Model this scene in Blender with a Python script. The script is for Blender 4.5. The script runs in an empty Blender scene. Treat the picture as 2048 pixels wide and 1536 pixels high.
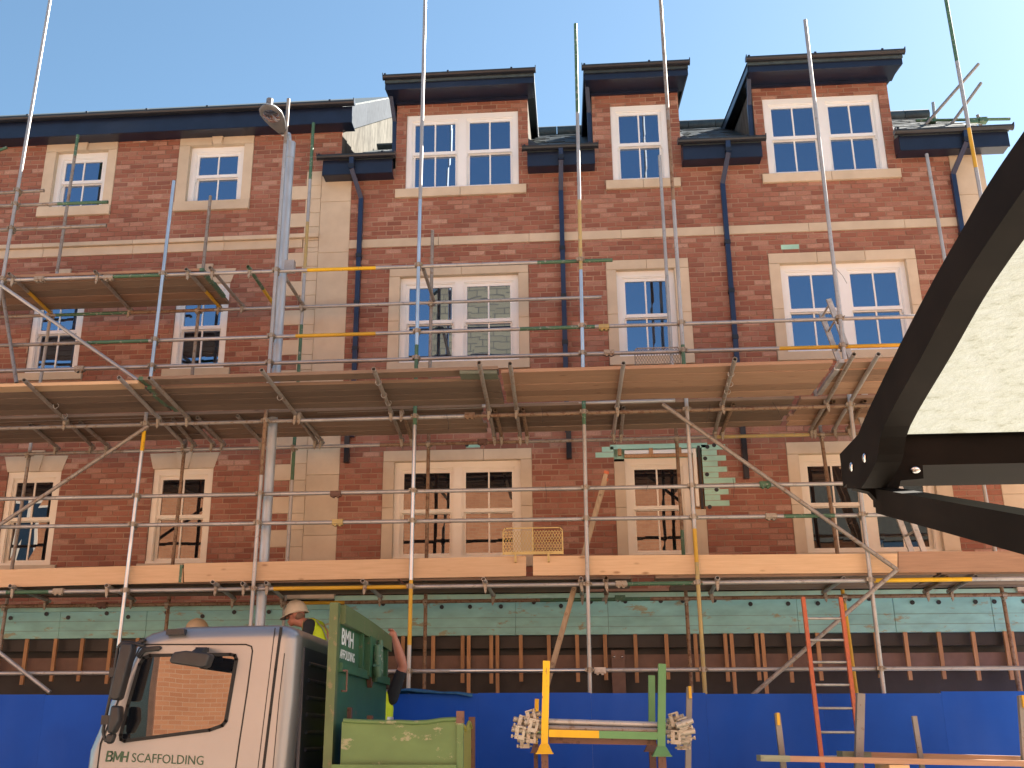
import bpy, bmesh, math, random
from mathutils import Vector, Matrix
random.seed(7)
R = math.radians
sc = bpy.context.scene
col = sc.collection

# ------------------------------------------------------------------ camera, sky, sun, exposure
FPX, PPX, PPY = 2120.0, 959.0, 768.0
PITCH, YAW = R(18.45), R(4.8)
CAM = Vector((0, -14.0, 1.6))
cd = bpy.data.cameras.new('camera'); cam = bpy.data.objects.new('camera', cd); col.objects.link(cam)
cam.location = CAM; cam.rotation_euler = (R(90) + PITCH, 0, YAW)
cd.sensor_width = 36; cd.lens = FPX / 2048 * 36; cd.shift_x = (1024 - PPX) / 2048
cd.clip_start = 0.05; cd.clip_end = 2000
sc.camera = cam

SUN_AZ, SUN_EL = R(50), R(42)            # azimuth from +Y towards +X
S = Vector((math.cos(SUN_EL) * math.sin(SUN_AZ), math.cos(SUN_EL) * math.cos(SUN_AZ), math.sin(SUN_EL)))
w = bpy.data.worlds.new('World'); sc.world = w; w.use_nodes = True
nt = w.node_tree; bg = nt.nodes['Background']
sky = nt.nodes.new('ShaderNodeTexSky'); sky.sky_type = 'NISHITA'; sky.sun_disc = False
sky.sun_elevation = SUN_EL; sky.sun_rotation = SUN_AZ
sky.air_density = 1.0; sky.dust_density = 0.45; sky.ozone_density = 2.2; sky.altitude = 0
wb = nt.nodes.new('ShaderNodeMix'); wb.data_type = 'RGBA'; wb.blend_type = 'MULTIPLY'; wb.inputs[0].default_value = 1
wb.inputs[7].default_value = (0.73, 0.82, 0.76, 1)      # the camera's white balance, the same over the whole sky
nt.links.new(sky.outputs[0], wb.inputs[6]); nt.links.new(wb.outputs[2], bg.inputs[0]); bg.inputs[1].default_value = 0.050
sl = bpy.data.lights.new('sun', 'SUN'); sl.energy = 5.0; sl.angle = R(0.53); sl.color = (1, 0.93, 0.82)
so = bpy.data.objects.new('sun', sl); col.objects.link(so)
so.rotation_euler = S.to_track_quat('Z', 'Y').to_euler(); so.location = (30, 20, 40)
sc.view_settings.view_transform = 'Standard'; sc.view_settings.look = 'None'
sc.view_settings.gamma = 1; sc.view_settings.use_curve_mapping = False
sc.view_settings.exposure = 2.5

# ------------------------------------------------------------------ survey helpers (a sight line from the survey point onto a real plane)
_F = Vector((-math.sin(YAW) * math.cos(PITCH), math.cos(YAW) * math.cos(PITCH), math.sin(PITCH)))
_R = Vector((math.cos(YAW), math.sin(YAW), 0)); _U = _R.cross(_F)
def ray(px, py): return (px - PPX) / FPX * _R + (PPY - py) / FPX * _U + _F
def at(px, py, y):
    d = ray(px, py); return CAM + d * ((y - CAM.y) / d.y)
def atx(px, py, x):
    d = ray(px, py); return CAM + d * ((x - CAM.x) / d.x)
def atz(px, py, z):
    d = ray(px, py); return CAM + d * ((z - CAM.z) / d.z)
def zcam(p): return (Vector(p) - CAM).dot(_F)

# ------------------------------------------------------------------ materials
MATS = {}
def newmat(name):
    m = bpy.data.materials.new(name); m.use_nodes = True
    MATS[name] = m
    return m, m.node_tree, m.node_tree.nodes['Principled BSDF']
def N(t, typ, **kw):
    n = t.nodes.new(typ)
    for k, v in kw.items(): setattr(n, k, v)
    return n
def setin(n, **kw):
    for k, v in kw.items(): n.inputs[k.replace('_', ' ')].default_value = v
def posvec(t, scale=(1, 1, 1)):
    g = N(t, 'ShaderNodeNewGeometry'); mp = N(t, 'ShaderNodeMapping')
    mp.inputs['Scale'].default_value = scale
    t.links.new(g.outputs['Position'], mp.inputs['Vector']); return mp.outputs[0]
def noise(t, vec, scale, detail=4, rough=0.6):
    n = N(t, 'ShaderNodeTexNoise'); n.inputs['Scale'].default_value = scale
    n.inputs['Detail'].default_value = detail; n.inputs['Roughness'].default_value = rough
    t.links.new(vec, n.inputs['Vector']); return n.outputs['Fac']
def ramp(t, fac, stops, interp='LINEAR'):
    r = N(t, 'ShaderNodeValToRGB'); r.color_ramp.interpolation = interp
    el = r.color_ramp.elements
    while len(el) > 1: el.remove(el[-1])
    el[0].position = stops[0][0]; el[0].color = (*stops[0][1], 1)
    for p, c in stops[1:]:
        e = el.new(p); e.color = (*c, 1)
    t.links.new(fac, r.inputs[0]); return r.outputs[0]
def mix(t, fac, a, b, mode='MIX'):
    m = N(t, 'ShaderNodeMix', data_type='RGBA', blend_type=mode)
    for inp, v in ((m.inputs[0], fac), (m.inputs[6], a), (m.inputs[7], b)):
        if hasattr(v, 'is_linked') or hasattr(v, 'node'): t.links.new(v, inp)
        elif isinstance(v, (int, float)): inp.default_value = v
        else: inp.default_value = (*v, 1)
    return m.outputs[2]
def bump(t, b, height, strength=0.3, dist=0.01):
    n = N(t, 'ShaderNodeBump'); n.inputs['Strength'].default_value = strength; n.inputs['Distance'].default_value = dist
    t.links.new(height, n.inputs['Height']); t.links.new(n.outputs[0], b.inputs['Normal'])
def mth(t, op, a, b=None):
    m = N(t, 'ShaderNodeMath', operation=op)
    for i, v in enumerate((a, b)):
        if v is None: continue
        if isinstance(v, (int, float)): m.inputs[i].default_value = v
        else: t.links.new(v, m.inputs[i])
    return m.outputs[0]

def simple(name, c1, c2=None, rough=0.6, metal=0.0, scale=6, vs=(1, 1, 1), detail=5, bumpk=0.0, lo=0.3, hi=0.7, rand=0.0, coat=0.0, spec=0.5):
    m, t, b = newmat(name)
    b.inputs['Roughness'].default_value = rough; b.inputs['Metallic'].default_value = metal
    b.inputs['Specular IOR Level'].default_value = spec
    if coat: b.inputs['Coat Weight'].default_value = coat; b.inputs['Coat Roughness'].default_value = 0.08
    if c2 is None: c2 = tuple(x * 0.82 for x in c1)
    v = posvec(t, vs); f = noise(t, v, scale, detail)
    c = ramp(t, f, [(lo, c2), (hi, c1)])
    if rand:
        oi = N(t, 'ShaderNodeObjectInfo')
        k = mth(t, 'ADD', mth(t, 'MULTIPLY', oi.outputs['Random'], rand), 1 - rand / 2)
        cc = N(t, 'ShaderNodeCombineColor')
        for i in range(3): t.links.new(k, cc.inputs[i])
        c = mix(t, 1.0, c, cc.outputs[0], 'MULTIPLY')
    t.links.new(c, b.inputs['Base Color'])
    if bumpk: bump(t, b, f, bumpk, 0.01)
    return m

def brickmat(name, source):
    m, t, b = newmat(name)
    if source == 'island':
        g = N(t, 'ShaderNodeNewGeometry'); rnd = g.outputs['Random Per Island']
    else:
        g = N(t, 'ShaderNodeObjectInfo'); rnd = g.outputs['Random']
    base = ramp(t, rnd, [(0, (0.20, 0.075, 0.050)), (0.12, (0.255, 0.093, 0.060)), (0.4, (0.30, 0.116, 0.073)),
                         (0.62, (0.36, 0.148, 0.096)), (0.74, (0.345, 0.164, 0.115)), (0.88, (0.40, 0.20, 0.14)), (0.96, (0.47, 0.265, 0.195)), (1, (0.52, 0.32, 0.24))])
    v = posvec(t); f = noise(t, v, 9, 3)
    c = mix(t, ramp(t, f, [(0.56, (0, 0, 0)), (0.72, (0.5, 0.5, 0.5))]), base, (0.13, 0.06, 0.048))
    f2 = noise(t, v, 60, 4)
    c = mix(t, ramp(t, f2, [(0.35, (0.5, 0.5, 0.5)), (0.7, (0, 0, 0))]), c, (0.26, 0.10, 0.065))
    f3 = noise(t, v, 1.3, 4)       # lime bloom left on some of the brickwork
    c = mix(t, ramp(t, f3, [(0.56, (0, 0, 0)), (0.8, (0.28, 0.28, 0.28))]), c, (0.42, 0.29, 0.23))
    t.links.new(c, b.inputs['Base Color']); b.inputs['Roughness'].default_value = 0.85
    bump(t, b, f2, 0.5, 0.004); return m
brickmat('brick_each', 'object'); brickmat('brick_many', 'island')
simple('mortar', (0.46, 0.31, 0.225), (0.21, 0.115, 0.08), 0.95, scale=1.1, bumpk=0.3)
simple('stone', (0.64, 0.53, 0.395), (0.54, 0.435, 0.315), 0.85, scale=3, bumpk=0.12, rand=0.16)
simple('white_frame', (0.86, 0.86, 0.85), (0.80, 0.80, 0.79), 0.35, scale=2)
simple('cream_frame', (0.85, 0.78, 0.66), (0.80, 0.72, 0.60), 0.4, scale=2)
simple('fascia_navy', (0.012, 0.020, 0.048), (0.008, 0.013, 0.032), 0.35, scale=4)
simple('gutter_black', (0.018, 0.020, 0.028), (0.012, 0.013, 0.018), 0.3, scale=5)
simple('pipe_navy', (0.012, 0.030, 0.085), (0.009, 0.02, 0.06), 0.35, scale=4)
simple('slate', (0.055, 0.075, 0.08), (0.03, 0.04, 0.046), 0.55, scale=14, rand=0.5)
simple('lead', (0.085, 0.095, 0.11), (0.065, 0.072, 0.085), 0.95, metal=0.0, scale=8, rand=0.15, spec=0.05)
simple('lead_cladding', (0.155, 0.145, 0.127), (0.075, 0.07, 0.062), 0.95, metal=0.0, scale=5, vs=(1, 2.5, 0.8), rand=0.2, spec=0.05)
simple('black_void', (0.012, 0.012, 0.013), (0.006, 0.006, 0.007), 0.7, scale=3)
simple('membrane', (0.03, 0.026, 0.024), (0.013, 0.012, 0.012), 0.5, scale=3, bumpk=0.5)
simple('steel_primer', (0.20, 0.12, 0.09), (0.14, 0.085, 0.065), 0.6, scale=6)
simple('batten_wood', (0.52, 0.30, 0.15), (0.36, 0.19, 0.09), 0.8, scale=4, vs=(9, 9, 1), rand=0.35)
simple('asphalt', (0.06, 0.06, 0.06), (0.04, 0.04, 0.042), 0.9, scale=40, bumpk=0.4)
simple('paving', (0.34, 0.31, 0.27), (0.24, 0.22, 0.19), 0.9, scale=8, bumpk=0.2, rand=0.2)
simple('bounce_paving', (0.36, 0.31, 0.25), (0.27, 0.23, 0.185), 0.9, scale=12, bumpk=0.3)  # unseen street floor, made pale to bounce sunlight onto the lower facade
simple('road_paint', (0.75, 0.74, 0.70), (0.5, 0.49, 0.46), 0.7, scale=20)
simple('hoarding_blue', (0.006, 0.088, 0.50), (0.004, 0.07, 0.42), 0.5, scale=1.6, rand=0.12, spec=0.18)
def scuffed():
    m = MATS['hoarding_blue']; t = m.node_tree; b = t.nodes['Principled BSDF']; old = b.inputs['Base Color'].links[0].from_socket
    v = posvec(t, (3, 3, 1)); f = noise(t, v, 7, 8, 0.8); g = noise(t, posvec(t, (1, 1, .4)), 1.1, 3)
    c = mix(t, ramp(t, f, [(0.66, (0, 0, 0)), (0.74, (0.35, 0.35, 0.35))]), old, (0.20, 0.22, 0.30))
    c = mix(t, ramp(t, g, [(0.45, (0, 0, 0)), (0.75, (0.4, 0.4, 0.4))]), c, (0.05, 0.13, 0.50))
    t.links.new(c, b.inputs['Base Color'])
scuffed()
simple('hoarding_edge', (0.42, 0.33, 0.24), None, 0.8, scale=10)
simple('netting_blue', (0.02, 0.13, 0.30), (0.01, 0.07, 0.17), 0.6, scale=20)
simple('lorry_silver', (0.30, 0.315, 0.33), (0.275, 0.29, 0.305), 0.34, metal=0.55, scale=2, coat=0.5)
simple('cab_back_shaded', (0.035, 0.042, 0.06), (0.028, 0.034, 0.05), 0.4, scale=3)  # silver paint of the cab's back, with its shade put into the colour
simple('black_plastic', (0.022, 0.023, 0.026), (0.014, 0.015, 0.017), 0.5, scale=12)
simple('rubber', (0.012, 0.012, 0.012), None, 0.7, scale=12)
simple('text_green', (0.02, 0.085, 0.045), None, 0.4)
simple('text_white', (0.75, 0.77, 0.74), None, 0.5, scale=30)
simple('yellow_vest', (0.62, 0.80, 0.02), (0.50, 0.68, 0.015), 0.7, scale=9)
simple('reflective_tape', (0.62, 0.62, 0.60), None, 0.35, metal=0.3)
simple('skin', (0.52, 0.24, 0.165), (0.46, 0.19, 0.13), 0.5, scale=14)
simple('helmet', (0.74, 0.66, 0.52), (0.66, 0.58, 0.45), 0.35, scale=8)
simple('helmet_tan', (0.50, 0.37, 0.22), (0.42, 0.30, 0.17), 0.4, scale=8)
simple('hair', (0.22, 0.15, 0.11), None, 0.8, scale=60)
simple('dark_shirt', (0.022, 0.026, 0.030), None, 0.9, scale=10)
simple('navy_trousers', (0.02, 0.03, 0.055), None, 0.9, scale=10)
simple('boot', (0.04, 0.03, 0.022), None, 0.7)
simple('canopy_paint', (0.012, 0.0095, 0.008), (0.006, 0.005, 0.0042), 0.6, scale=7, spec=0.06)
simple('bolt_steel', (0.7, 0.7, 0.7), None, 0.25, metal=1.0)
simple('lamp_grey', (0.20, 0.20, 0.20), (0.15, 0.15, 0.155), 0.5, metal=0.2, scale=9)
simple('lamp_column', (0.52, 0.55, 0.58), (0.38, 0.41, 0.44), 0.45, metal=0.45, scale=5, vs=(3, 3, 0.7))
simple('orange_paint', (0.70, 0.17, 0.055), (0.50, 0.13, 0.06), 0.5, scale=14, vs=(3, 3, 1))
simple('aluminium', (0.60, 0.58, 0.54), (0.40, 0.37, 0.33), 0.45, metal=0.5, scale=10)
simple('ladder_wood', (0.50, 0.37, 0.24), (0.36, 0.25, 0.15), 0.7, scale=7, vs=(6, 6, 1))
simple('wire', (0.02, 0.02, 0.02), None, 0.6)
simple('render_cream', (0.62, 0.52, 0.38), (0.55, 0.45, 0.32), 0.9, scale=2)
simple('grey_stone', (0.22, 0.20, 0.17), (0.14, 0.13, 0.115), 0.9, scale=6, vs=(1, 1, 4), bumpk=0.4)
simple('green_frame', (0.05, 0.30, 0.16), None, 0.5)
simple('cable_grey', (0.3, 0.3, 0.3), None, 0.6)

def metalpaint(name, base, chip, amount=0.55, rough=0.45, scale=13, metal=0.0, chipmetal=0.0, vs=(1, 1, 1)):
    m, t, b = newmat(name)
    v = posvec(t, vs); f = noise(t, v, scale, 6, 0.7); g = noise(t, v, 2.2, 3)
    k = ramp(t, f, [(amount, (0, 0, 0)), (amount + 0.05, (1, 1, 1))])
    bc = ramp(t, g, [(0.3, tuple(x * 0.72 for x in base)), (0.7, base)])
    t.links.new(mix(t, k, bc, chip), b.inputs['Base Color'])
    b.inputs['Roughness'].default_value = rough; b.inputs['Metallic'].default_value = metal
    bump(t, b, f, 0.15, 0.004)
    return m
metalpaint('galv', (0.50, 0.48, 0.46), (0.36, 0.33, 0.30), 0.56, 0.42, 16, 0.45)
metalpaint('galv_new', (0.68, 0.72, 0.76), (0.56, 0.60, 0.64), 0.6, 0.28, 10, 0.8)
metalpaint('galv_dull', (0.36, 0.32, 0.28), (0.24, 0.17, 0.12), 0.54, 0.55, 18, 0.3)
metalpaint('galv_rust', (0.30, 0.20, 0.125), (0.17, 0.085, 0.045), 0.52, 0.65, 20, 0.15)
metalpaint('paint_yellow', (0.70, 0.40, 0.025), (0.32, 0.22, 0.12), 0.63, 0.5, 18)
metalpaint('paint_yellow_pale', (0.50, 0.37, 0.14), (0.34, 0.28, 0.18), 0.56, 0.55, 18)
metalpaint('paint_yellow_new', (0.85, 0.50, 0.008), (0.30, 0.16, 0.04), 0.62, 0.42, 14, vs=(2, 2, 0.5))
metalpaint('paint_green', (0.075, 0.17, 0.095), (0.30, 0.30, 0.26), 0.57, 0.5, 18)
metalpaint('stillage_green', (0.11, 0.27, 0.10), (0.16, 0.10, 0.06), 0.66, 0.5, 14)
metalpaint('lorry_green', (0.028, 0.115, 0.052), (0.11, 0.10, 0.06), 0.62, 0.5, 9)
metalpaint('lorry_green_edge', (0.10, 0.15, 0.055), (0.16, 0.14, 0.07), 0.6, 0.5, 9)
metalpaint('bin_green', (0.115, 0.20, 0.065), (0.27, 0.27, 0.16), 0.60, 0.55, 5, vs=(1, 1, 1.6))
metalpaint('bin_yellow', (0.36, 0.33, 0.05), (0.20, 0.22, 0.06), 0.6, 0.55, 6)
metalpaint('rust_steel', (0.17, 0.085, 0.06), (0.09, 0.045, 0.03), 0.55, 0.7, 15)
metalpaint('coupler_steel', (0.42, 0.36, 0.28), (0.20, 0.10, 0.05), 0.55, 0.55, 40, 0.3)
metalpaint('coupler_pale', (0.46, 0.42, 0.35), (0.24, 0.17, 0.11), 0.56, 0.5, 30, 0.3)
metalpaint('stake_grey', (0.27, 0.25, 0.23), (0.16, 0.10, 0.06), 0.6, 0.6, 16, 0.2)
metalpaint('mesh_yellow', (0.66, 0.47, 0.17), (0.50, 0.38, 0.20), 0.6, 0.6, 25)
metalpaint('insulation', (0.34, 0.70, 0.66), (0.34, 0.36, 0.24), 0.58, 0.6, 2.6, vs=(1, 1, 2.6))
metalpaint('insulation_pale', (0.42, 0.72, 0.58), (0.38, 0.56, 0.42), 0.58, 0.6, 7)

def woodmat(name, a, b_, knot, rough=0.75):
    m, t, b = newmat(name)
    v = posvec(t, (0.9, 16, 16)); f = noise(t, v, 3.0, 5, 0.65)
    c = ramp(t, f, [(0.25, b_), (0.75, a)])
    v2 = posvec(t, (1.6, 4.4, 4.4)); vo = N(t, 'ShaderNodeTexVoronoi'); vo.inputs['Scale'].default_value = 1.5
    t.links.new(v2, vo.inputs['Vector'])
    k = ramp(t, vo.outputs['Distance'], [(0.05, (0.9, 0.9, 0.9)), (0.13, (0, 0, 0))])
    c = mix(t, k, c, knot)
    oi = N(t, 'ShaderNodeObjectInfo')
    kk = mth(t, 'ADD', mth(t, 'MULTIPLY', oi.outputs['Random'], 0.62), 0.69)
    cc = N(t, 'ShaderNodeCombineColor')
    for i in range(3): t.links.new(kk, cc.inputs[i])
    c = mix(t, 1.0, c, cc.outputs[0], 'MULTIPLY')
    t.links.new(c, b.inputs['Base Color']); b.inputs['Roughness'].default_value = rough
    bump(t, b, f, 0.25, 0.004)
woodmat('board_new', (0.40, 0.235, 0.145), (0.29, 0.165, 0.10), (0.20, 0.10, 0.055))
woodmat('board_old', (0.275, 0.185, 0.125), (0.16, 0.105, 0.07), (0.12, 0.075, 0.05))
woodmat('board_toe', (0.62, 0.42, 0.25), (0.52, 0.335, 0.185), (0.30, 0.155, 0.075))
woodmat('board_rot', (0.26, 0.28, 0.20), (0.16, 0.17, 0.11), (0.12, 0.12, 0.08))

def glassmat(name, ior, tint=(0.9, 0.93, 1.0), base=(0.006, 0.008, 0.012), rough=0.0):
    m, t, b = newmat(name)
    b.inputs['Base Color'].default_value = (*base, 1); b.inputs['Roughness'].default_value = 0.1
    b.inputs['Specular IOR Level'].default_value = 0.0
    gl = N(t, 'ShaderNodeBsdfGlossy'); gl.inputs['Roughness'].default_value = rough; gl.inputs['Color'].default_value = (*tint, 1)
    fr = N(t, 'ShaderNodeFresnel'); fr.inputs['IOR'].default_value = ior
    v = posvec(t); f = noise(t, v, 0.9, 2); bm = N(t, 'ShaderNodeBump'); bm.inputs['Strength'].default_value = 0.05; bm.inputs['Distance'].default_value = 0.05
    t.links.new(f, bm.inputs['Height']); t.links.new(bm.outputs[0], gl.inputs['Normal'])
    mx = N(t, 'ShaderNodeMixShader')
    t.links.new(fr.outputs[0], mx.inputs[0]); t.links.new(b.outputs[0], mx.inputs[1]); t.links.new(gl.outputs[0], mx.inputs[2])
    t.links.new(mx.outputs[0], t.nodes['Material Output'].inputs[0]); return m
glassmat('window_glass', 4.2, (0.56, 0.72, 1.0))
glassmat('lower_glass', 2.1, (1.0, 0.85, 0.74))
glassmat('lorry_glass', 2.6, (0.80, 0.68, 0.58))
glassmat('mirror_glass', 12.0)
def frosted():
    m, t, b = newmat('frosted_sheet')
    v = posvec(t, (0.6, 1.0, 1.0)); f = noise(t, v, 48, 5, 0.7)
    c = ramp(t, f, [(0.32, (0.115, 0.112, 0.088)), (0.44, (0.155, 0.154, 0.128)), (0.7, (0.168, 0.168, 0.148))])
    tr = N(t, 'ShaderNodeBsdfTranslucent'); df = N(t, 'ShaderNodeBsdfDiffuse'); mx = N(t, 'ShaderNodeMixShader'); mx.inputs[0].default_value = 0.25
    t.links.new(c, tr.inputs[0]); t.links.new(c, df.inputs[0])
    bm = N(t, 'ShaderNodeBump'); bm.inputs['Strength'].default_value = 0.6; bm.inputs['Distance'].default_value = 0.01
    t.links.new(f, bm.inputs['Height']); t.links.new(bm.outputs[0], tr.inputs['Normal']); t.links.new(bm.outputs[0], df.inputs['Normal'])
    t.links.new(tr.outputs[0], mx.inputs[1]); t.links.new(df.outputs[0], mx.inputs[2])
    t.links.new(mx.outputs[0], t.nodes['Material Output'].inputs[0])
frosted()
def farbrick(name, c1, c2, mo, bw, rh, ms):
    m, t, b = newmat(name)
    g = N(t, 'ShaderNodeNewGeometry'); sp = N(t, 'ShaderNodeSeparateXYZ'); t.links.new(g.outputs['Position'], sp.inputs[0])
    cb = N(t, 'ShaderNodeCombineXYZ'); t.links.new(sp.outputs[0], cb.inputs[0]); t.links.new(sp.outputs[2], cb.inputs[1])
    br = N(t, 'ShaderNodeTexBrick'); br.inputs['Scale'].default_value = 1.0
    br.inputs['Brick Width'].default_value = bw; br.inputs['Row Height'].default_value = rh; br.inputs['Mortar Size'].default_value = ms
    br.inputs['Color1'].default_value = (*c1, 1); br.inputs['Color2'].default_value = (*c2, 1); br.inputs['Mortar'].default_value = (*mo, 1)
    t.links.new(cb.outputs[0], br.inputs['Vector'])
    g2 = noise(t, posvec(t), 0.6, 4); c = mix(t, ramp(t, g2, [(0.4, (0, 0, 0)), (0.8, (0.5, 0.5, 0.5))]), br.outputs[0], tuple(x * .55 for x in c2))
    t.links.new(c, b.inputs['Base Color']); b.inputs['Roughness'].default_value = 0.9
farbrick('far_brick', (0.56, 0.28, 0.16), (0.47, 0.215, 0.12), (0.54, 0.36, 0.25), 0.225, 0.075, 0.006)
farbrick('far_stone', (0.21, 0.155, 0.085), (0.165, 0.12, 0.066), (0.08, 0.06, 0.04), 0.52, 0.2, 0.015)

# ------------------------------------------------------------------ mesh helpers
WP = {}      # world position of every object made here
class MB:
    def __init__(s): s.v = []; s.f = []; s.m = []; s.sm = []
    def add(s, vs, fs, mi=0, smooth=False):
        n = len(s.v); s.v += [Vector(p) for p in vs]
        for f in fs: s.f.append([i + n for i in f]); s.m.append(mi); s.sm.append(smooth)
        return s
    def box(s, x0, x1, y0, y1, z0, z1, mi=0):
        vs = [(x, y, z) for z in (z0, z1) for y in (y0, y1) for x in (x0, x1)]
        return s.add(vs, [(0, 2, 3, 1), (4, 5, 7, 6), (0, 1, 5, 4), (2, 6, 7, 3), (1, 3, 7, 5), (0, 4, 6, 2)], mi)
    def hexa(s, p, mi=0):    # 8 points: bottom loop 4, top loop 4
        return s.add(p, [(3, 2, 1, 0), (4, 5, 6, 7), (0, 1, 5, 4), (1, 2, 6, 5), (2, 3, 7, 6), (3, 0, 4, 7)], mi)
    def beam(s, p0, p1, wx, wz, up=(0, 0, 1), mi=0):   # square bar between two points
        p0 = Vector(p0); p1 = Vector(p1); d = (p1 - p0).normalized(); a = d.cross(Vector(up))
        if a.length < 1e-4: a = d.cross(Vector((1, 0, 0)))
        a.normalize(); b = a.cross(d)
        q = [a * sx * wx / 2 + b * sy * wz / 2 for sx, sy in ((-1, -1), (1, -1), (1, 1), (-1, 1))]
        return s.hexa([p0 + k for k in q] + [p1 + k for k in q], mi)
    def tube(s, p0, p1, r, n=12, mi=0, hollow=True, r1=None, cavmi=None, caps=True):
        p0 = Vector(p0); p1 = Vector(p1); d = (p1 - p0).normalized()
        a = d.orthogonal().normalized(); b = d.cross(a); r1 = r if r1 is None else r1
        cs = [(math.cos(2 * math.pi * i / n), math.sin(2 * math.pi * i / n)) for i in range(n)]
        A = [p0 + (a * c + b * q) * r for c, q in cs]; B = [p1 + (a * c + b * q) * r1 for c, q in cs]
        s.add(A + B, [(i, (i + 1) % n, n + (i + 1) % n, n + i) for i in range(n)], mi, True)
        if not caps: return s
        for P, dd, rr, flip in ((p0, d, r, False), (p1, -d, r1, True)):
            if hollow:
                ri = rr * 0.83
                O = [P + (a * c + b * q) * rr for c, q in cs]; I = [P + (a * c + b * q) * ri for c, q in cs]
                J = [P + dd * 0.12 + (a * c + b * q) * ri for c, q in cs]
                fs = [(i, n + i, n + (i + 1) % n, (i + 1) % n) for i in range(n)] + [(n + i, 2 * n + i, 2 * n + (i + 1) % n, n + (i + 1) % n) for i in range(n)]
                fs.append(tuple(range(2 * n, 3 * n)))
                s.add(O + I + J, fs, mi)
            else:
                O = [P + (a * c + b * q) * rr for c, q in cs]
                s.add(O, [tuple(range(n)) if flip else tuple(range(n - 1, -1, -1))], mi)
        return s
    def path(s, pts, r, n=8, mi=0):
        for i in range(len(pts) - 1): s.tube(pts[i], pts[i + 1], r, n, mi, hollow=False)
        return s
    def prism_y(s, poly, y0, y1, mi=0):     # polygon in x,z pushed along y
        n = len(poly); vs = [(p[0], y0, p[1]) for p in poly] + [(p[0], y1, p[1]) for p in poly]
        return s.add(vs, [tuple(range(n - 1, -1, -1)), tuple(range(n, 2 * n))] + [(i, (i + 1) % n, n + (i + 1) % n, n + i) for i in range(n)], mi)
    def prism_x(s, poly, x0, x1, mi=0):     # polygon in y,z pushed along x
        n = len(poly); vs = [(x0, p[0], p[1]) for p in poly] + [(x1, p[0], p[1]) for p in poly]
        return s.add(vs, [tuple(range(n - 1, -1, -1)), tuple(range(n, 2 * n))] + [(i, (i + 1) % n, n + (i + 1) % n, n + i) for i in range(n)], mi)
    def ribbon_y(s, pts, wd, y0, y1, closed=False, mi=0):     # flat strip along a polyline in an x,z plane
        m = len(pts); segs = m if closed else m - 1
        for i in range(segs):
            a = Vector((pts[i][0], 0, pts[i][1])); b = Vector((pts[(i + 1) % m][0], 0, pts[(i + 1) % m][1]))
            d = (b - a).normalized(); nrm = Vector((-d.z, 0, d.x)) * wd / 2; e = d * wd * 0.3
            q = [a - e - nrm, b + e - nrm, b + e + nrm, a - e + nrm]
            s.hexa([(p.x, y1, p.z) for p in q] + [(p.x, y0, p.z) for p in q], mi)
        return s
    def sphere(s, c, rx, ry=None, rz=None, nu=14, nv=9, mi=0):
        ry = rx if ry is None else ry; rz = rx if rz is None else rz; c = Vector(c); vs = []
        for j in range(1, nv):
            th = math.pi * j / nv
            for i in range(nu):
                ph = 2 * math.pi * i / nu
                vs.append(c + Vector((rx * math.sin(th) * math.cos(ph), ry * math.sin(th) * math.sin(ph), rz * math.cos(th))))
        t = len(vs); vs += [c + Vector((0, 0, rz)), c - Vector((0, 0, rz))]
        fs = [(j * nu + i, (j + 1) * nu + i, (j + 1) * nu + (i + 1) % nu, j * nu + (i + 1) % nu) for j in range(nv - 2) for i in range(nu)]
        fs += [(t, i, (i + 1) % nu) for i in range(nu)] + [(t + 1, (nv - 2) * nu + (i + 1) % nu, (nv - 2) * nu + i) for i in range(nu)]
        return s.add(vs, fs, mi, True)
    def mesh(s, name, mats, origin=None):
        if origin is None:
            lo = Vector([min(p[i] for p in s.v) for i in range(3)]); hi = Vector([max(p[i] for p in s.v) for i in range(3)]); origin = (lo + hi) / 2
        me = bpy.data.meshes.new(name)
        me.from_pydata([p - origin for p in s.v], [], s.f)
        for k in mats: me.materials.append(MATS[k])
        me.polygons.foreach_set('material_index', s.m); me.polygons.foreach_set('use_smooth', s.sm)
        me.update(); return me, origin
    def build(s, name, mats, parent=None, **tags):
        if isinstance(mats, str): mats = [mats]
        me, o = s.mesh(name, mats)
        return place(name, me, o, parent, **tags)
def tagit(ob, tags):
    for k, v in tags.items():
        if v is not None: ob[k] = v
def place(name, me, loc, parent=None, rot=None, **tags):
    ob = bpy.data.objects.new(name, me); col.objects.link(ob); ob.location = loc
    if rot is not None: ob.rotation_euler = rot
    WP[ob.name] = Vector(loc)
    if parent is not None:
        ob.parent = parent; ob.matrix_parent_inverse = Matrix.Translation(-WP[parent.name])
    tagit(ob, tags); return ob
def thing(name, label, cat, loc, group=None):
    return place(name, None, Vector(loc), None, label=label, category=cat, group=group)
def fixnormals(me):
    bm = bmesh.new(); bm.from_mesh(me); bmesh.ops.recalc_face_normals(bm, faces=bm.faces); bm.to_mesh(me); bm.free()

# ------------------------------------------------------------------ ground
m = MB(); m.add([(-400, -400, 0), (400, -400, 0), (400, 400, 0), (-400, 400, 0)], [(0, 1, 2, 3)]); m.build('ground', 'bounce_paving', kind='structure')
for y0, y1 in ((-3.0, -0.02), (-15.15, -11.4)):
    MB().box(-60, 60, y0, y1, 0.001, 0.12).build('pavement', 'paving', kind='structure')
MB().box(-60, 60, -11.4, -11.25, 0.001, 0.115).build('kerb', 'grey_stone', kind='structure')
m = MB(); m.add([(-60, -11.0, 0.004), (60, -11.0, 0.004), (60, -10.9, 0.004), (-60, -10.9, 0.004)], [(0, 1, 2, 3)]); m.build('road_marking', 'road_paint', kind='structure')

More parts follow.
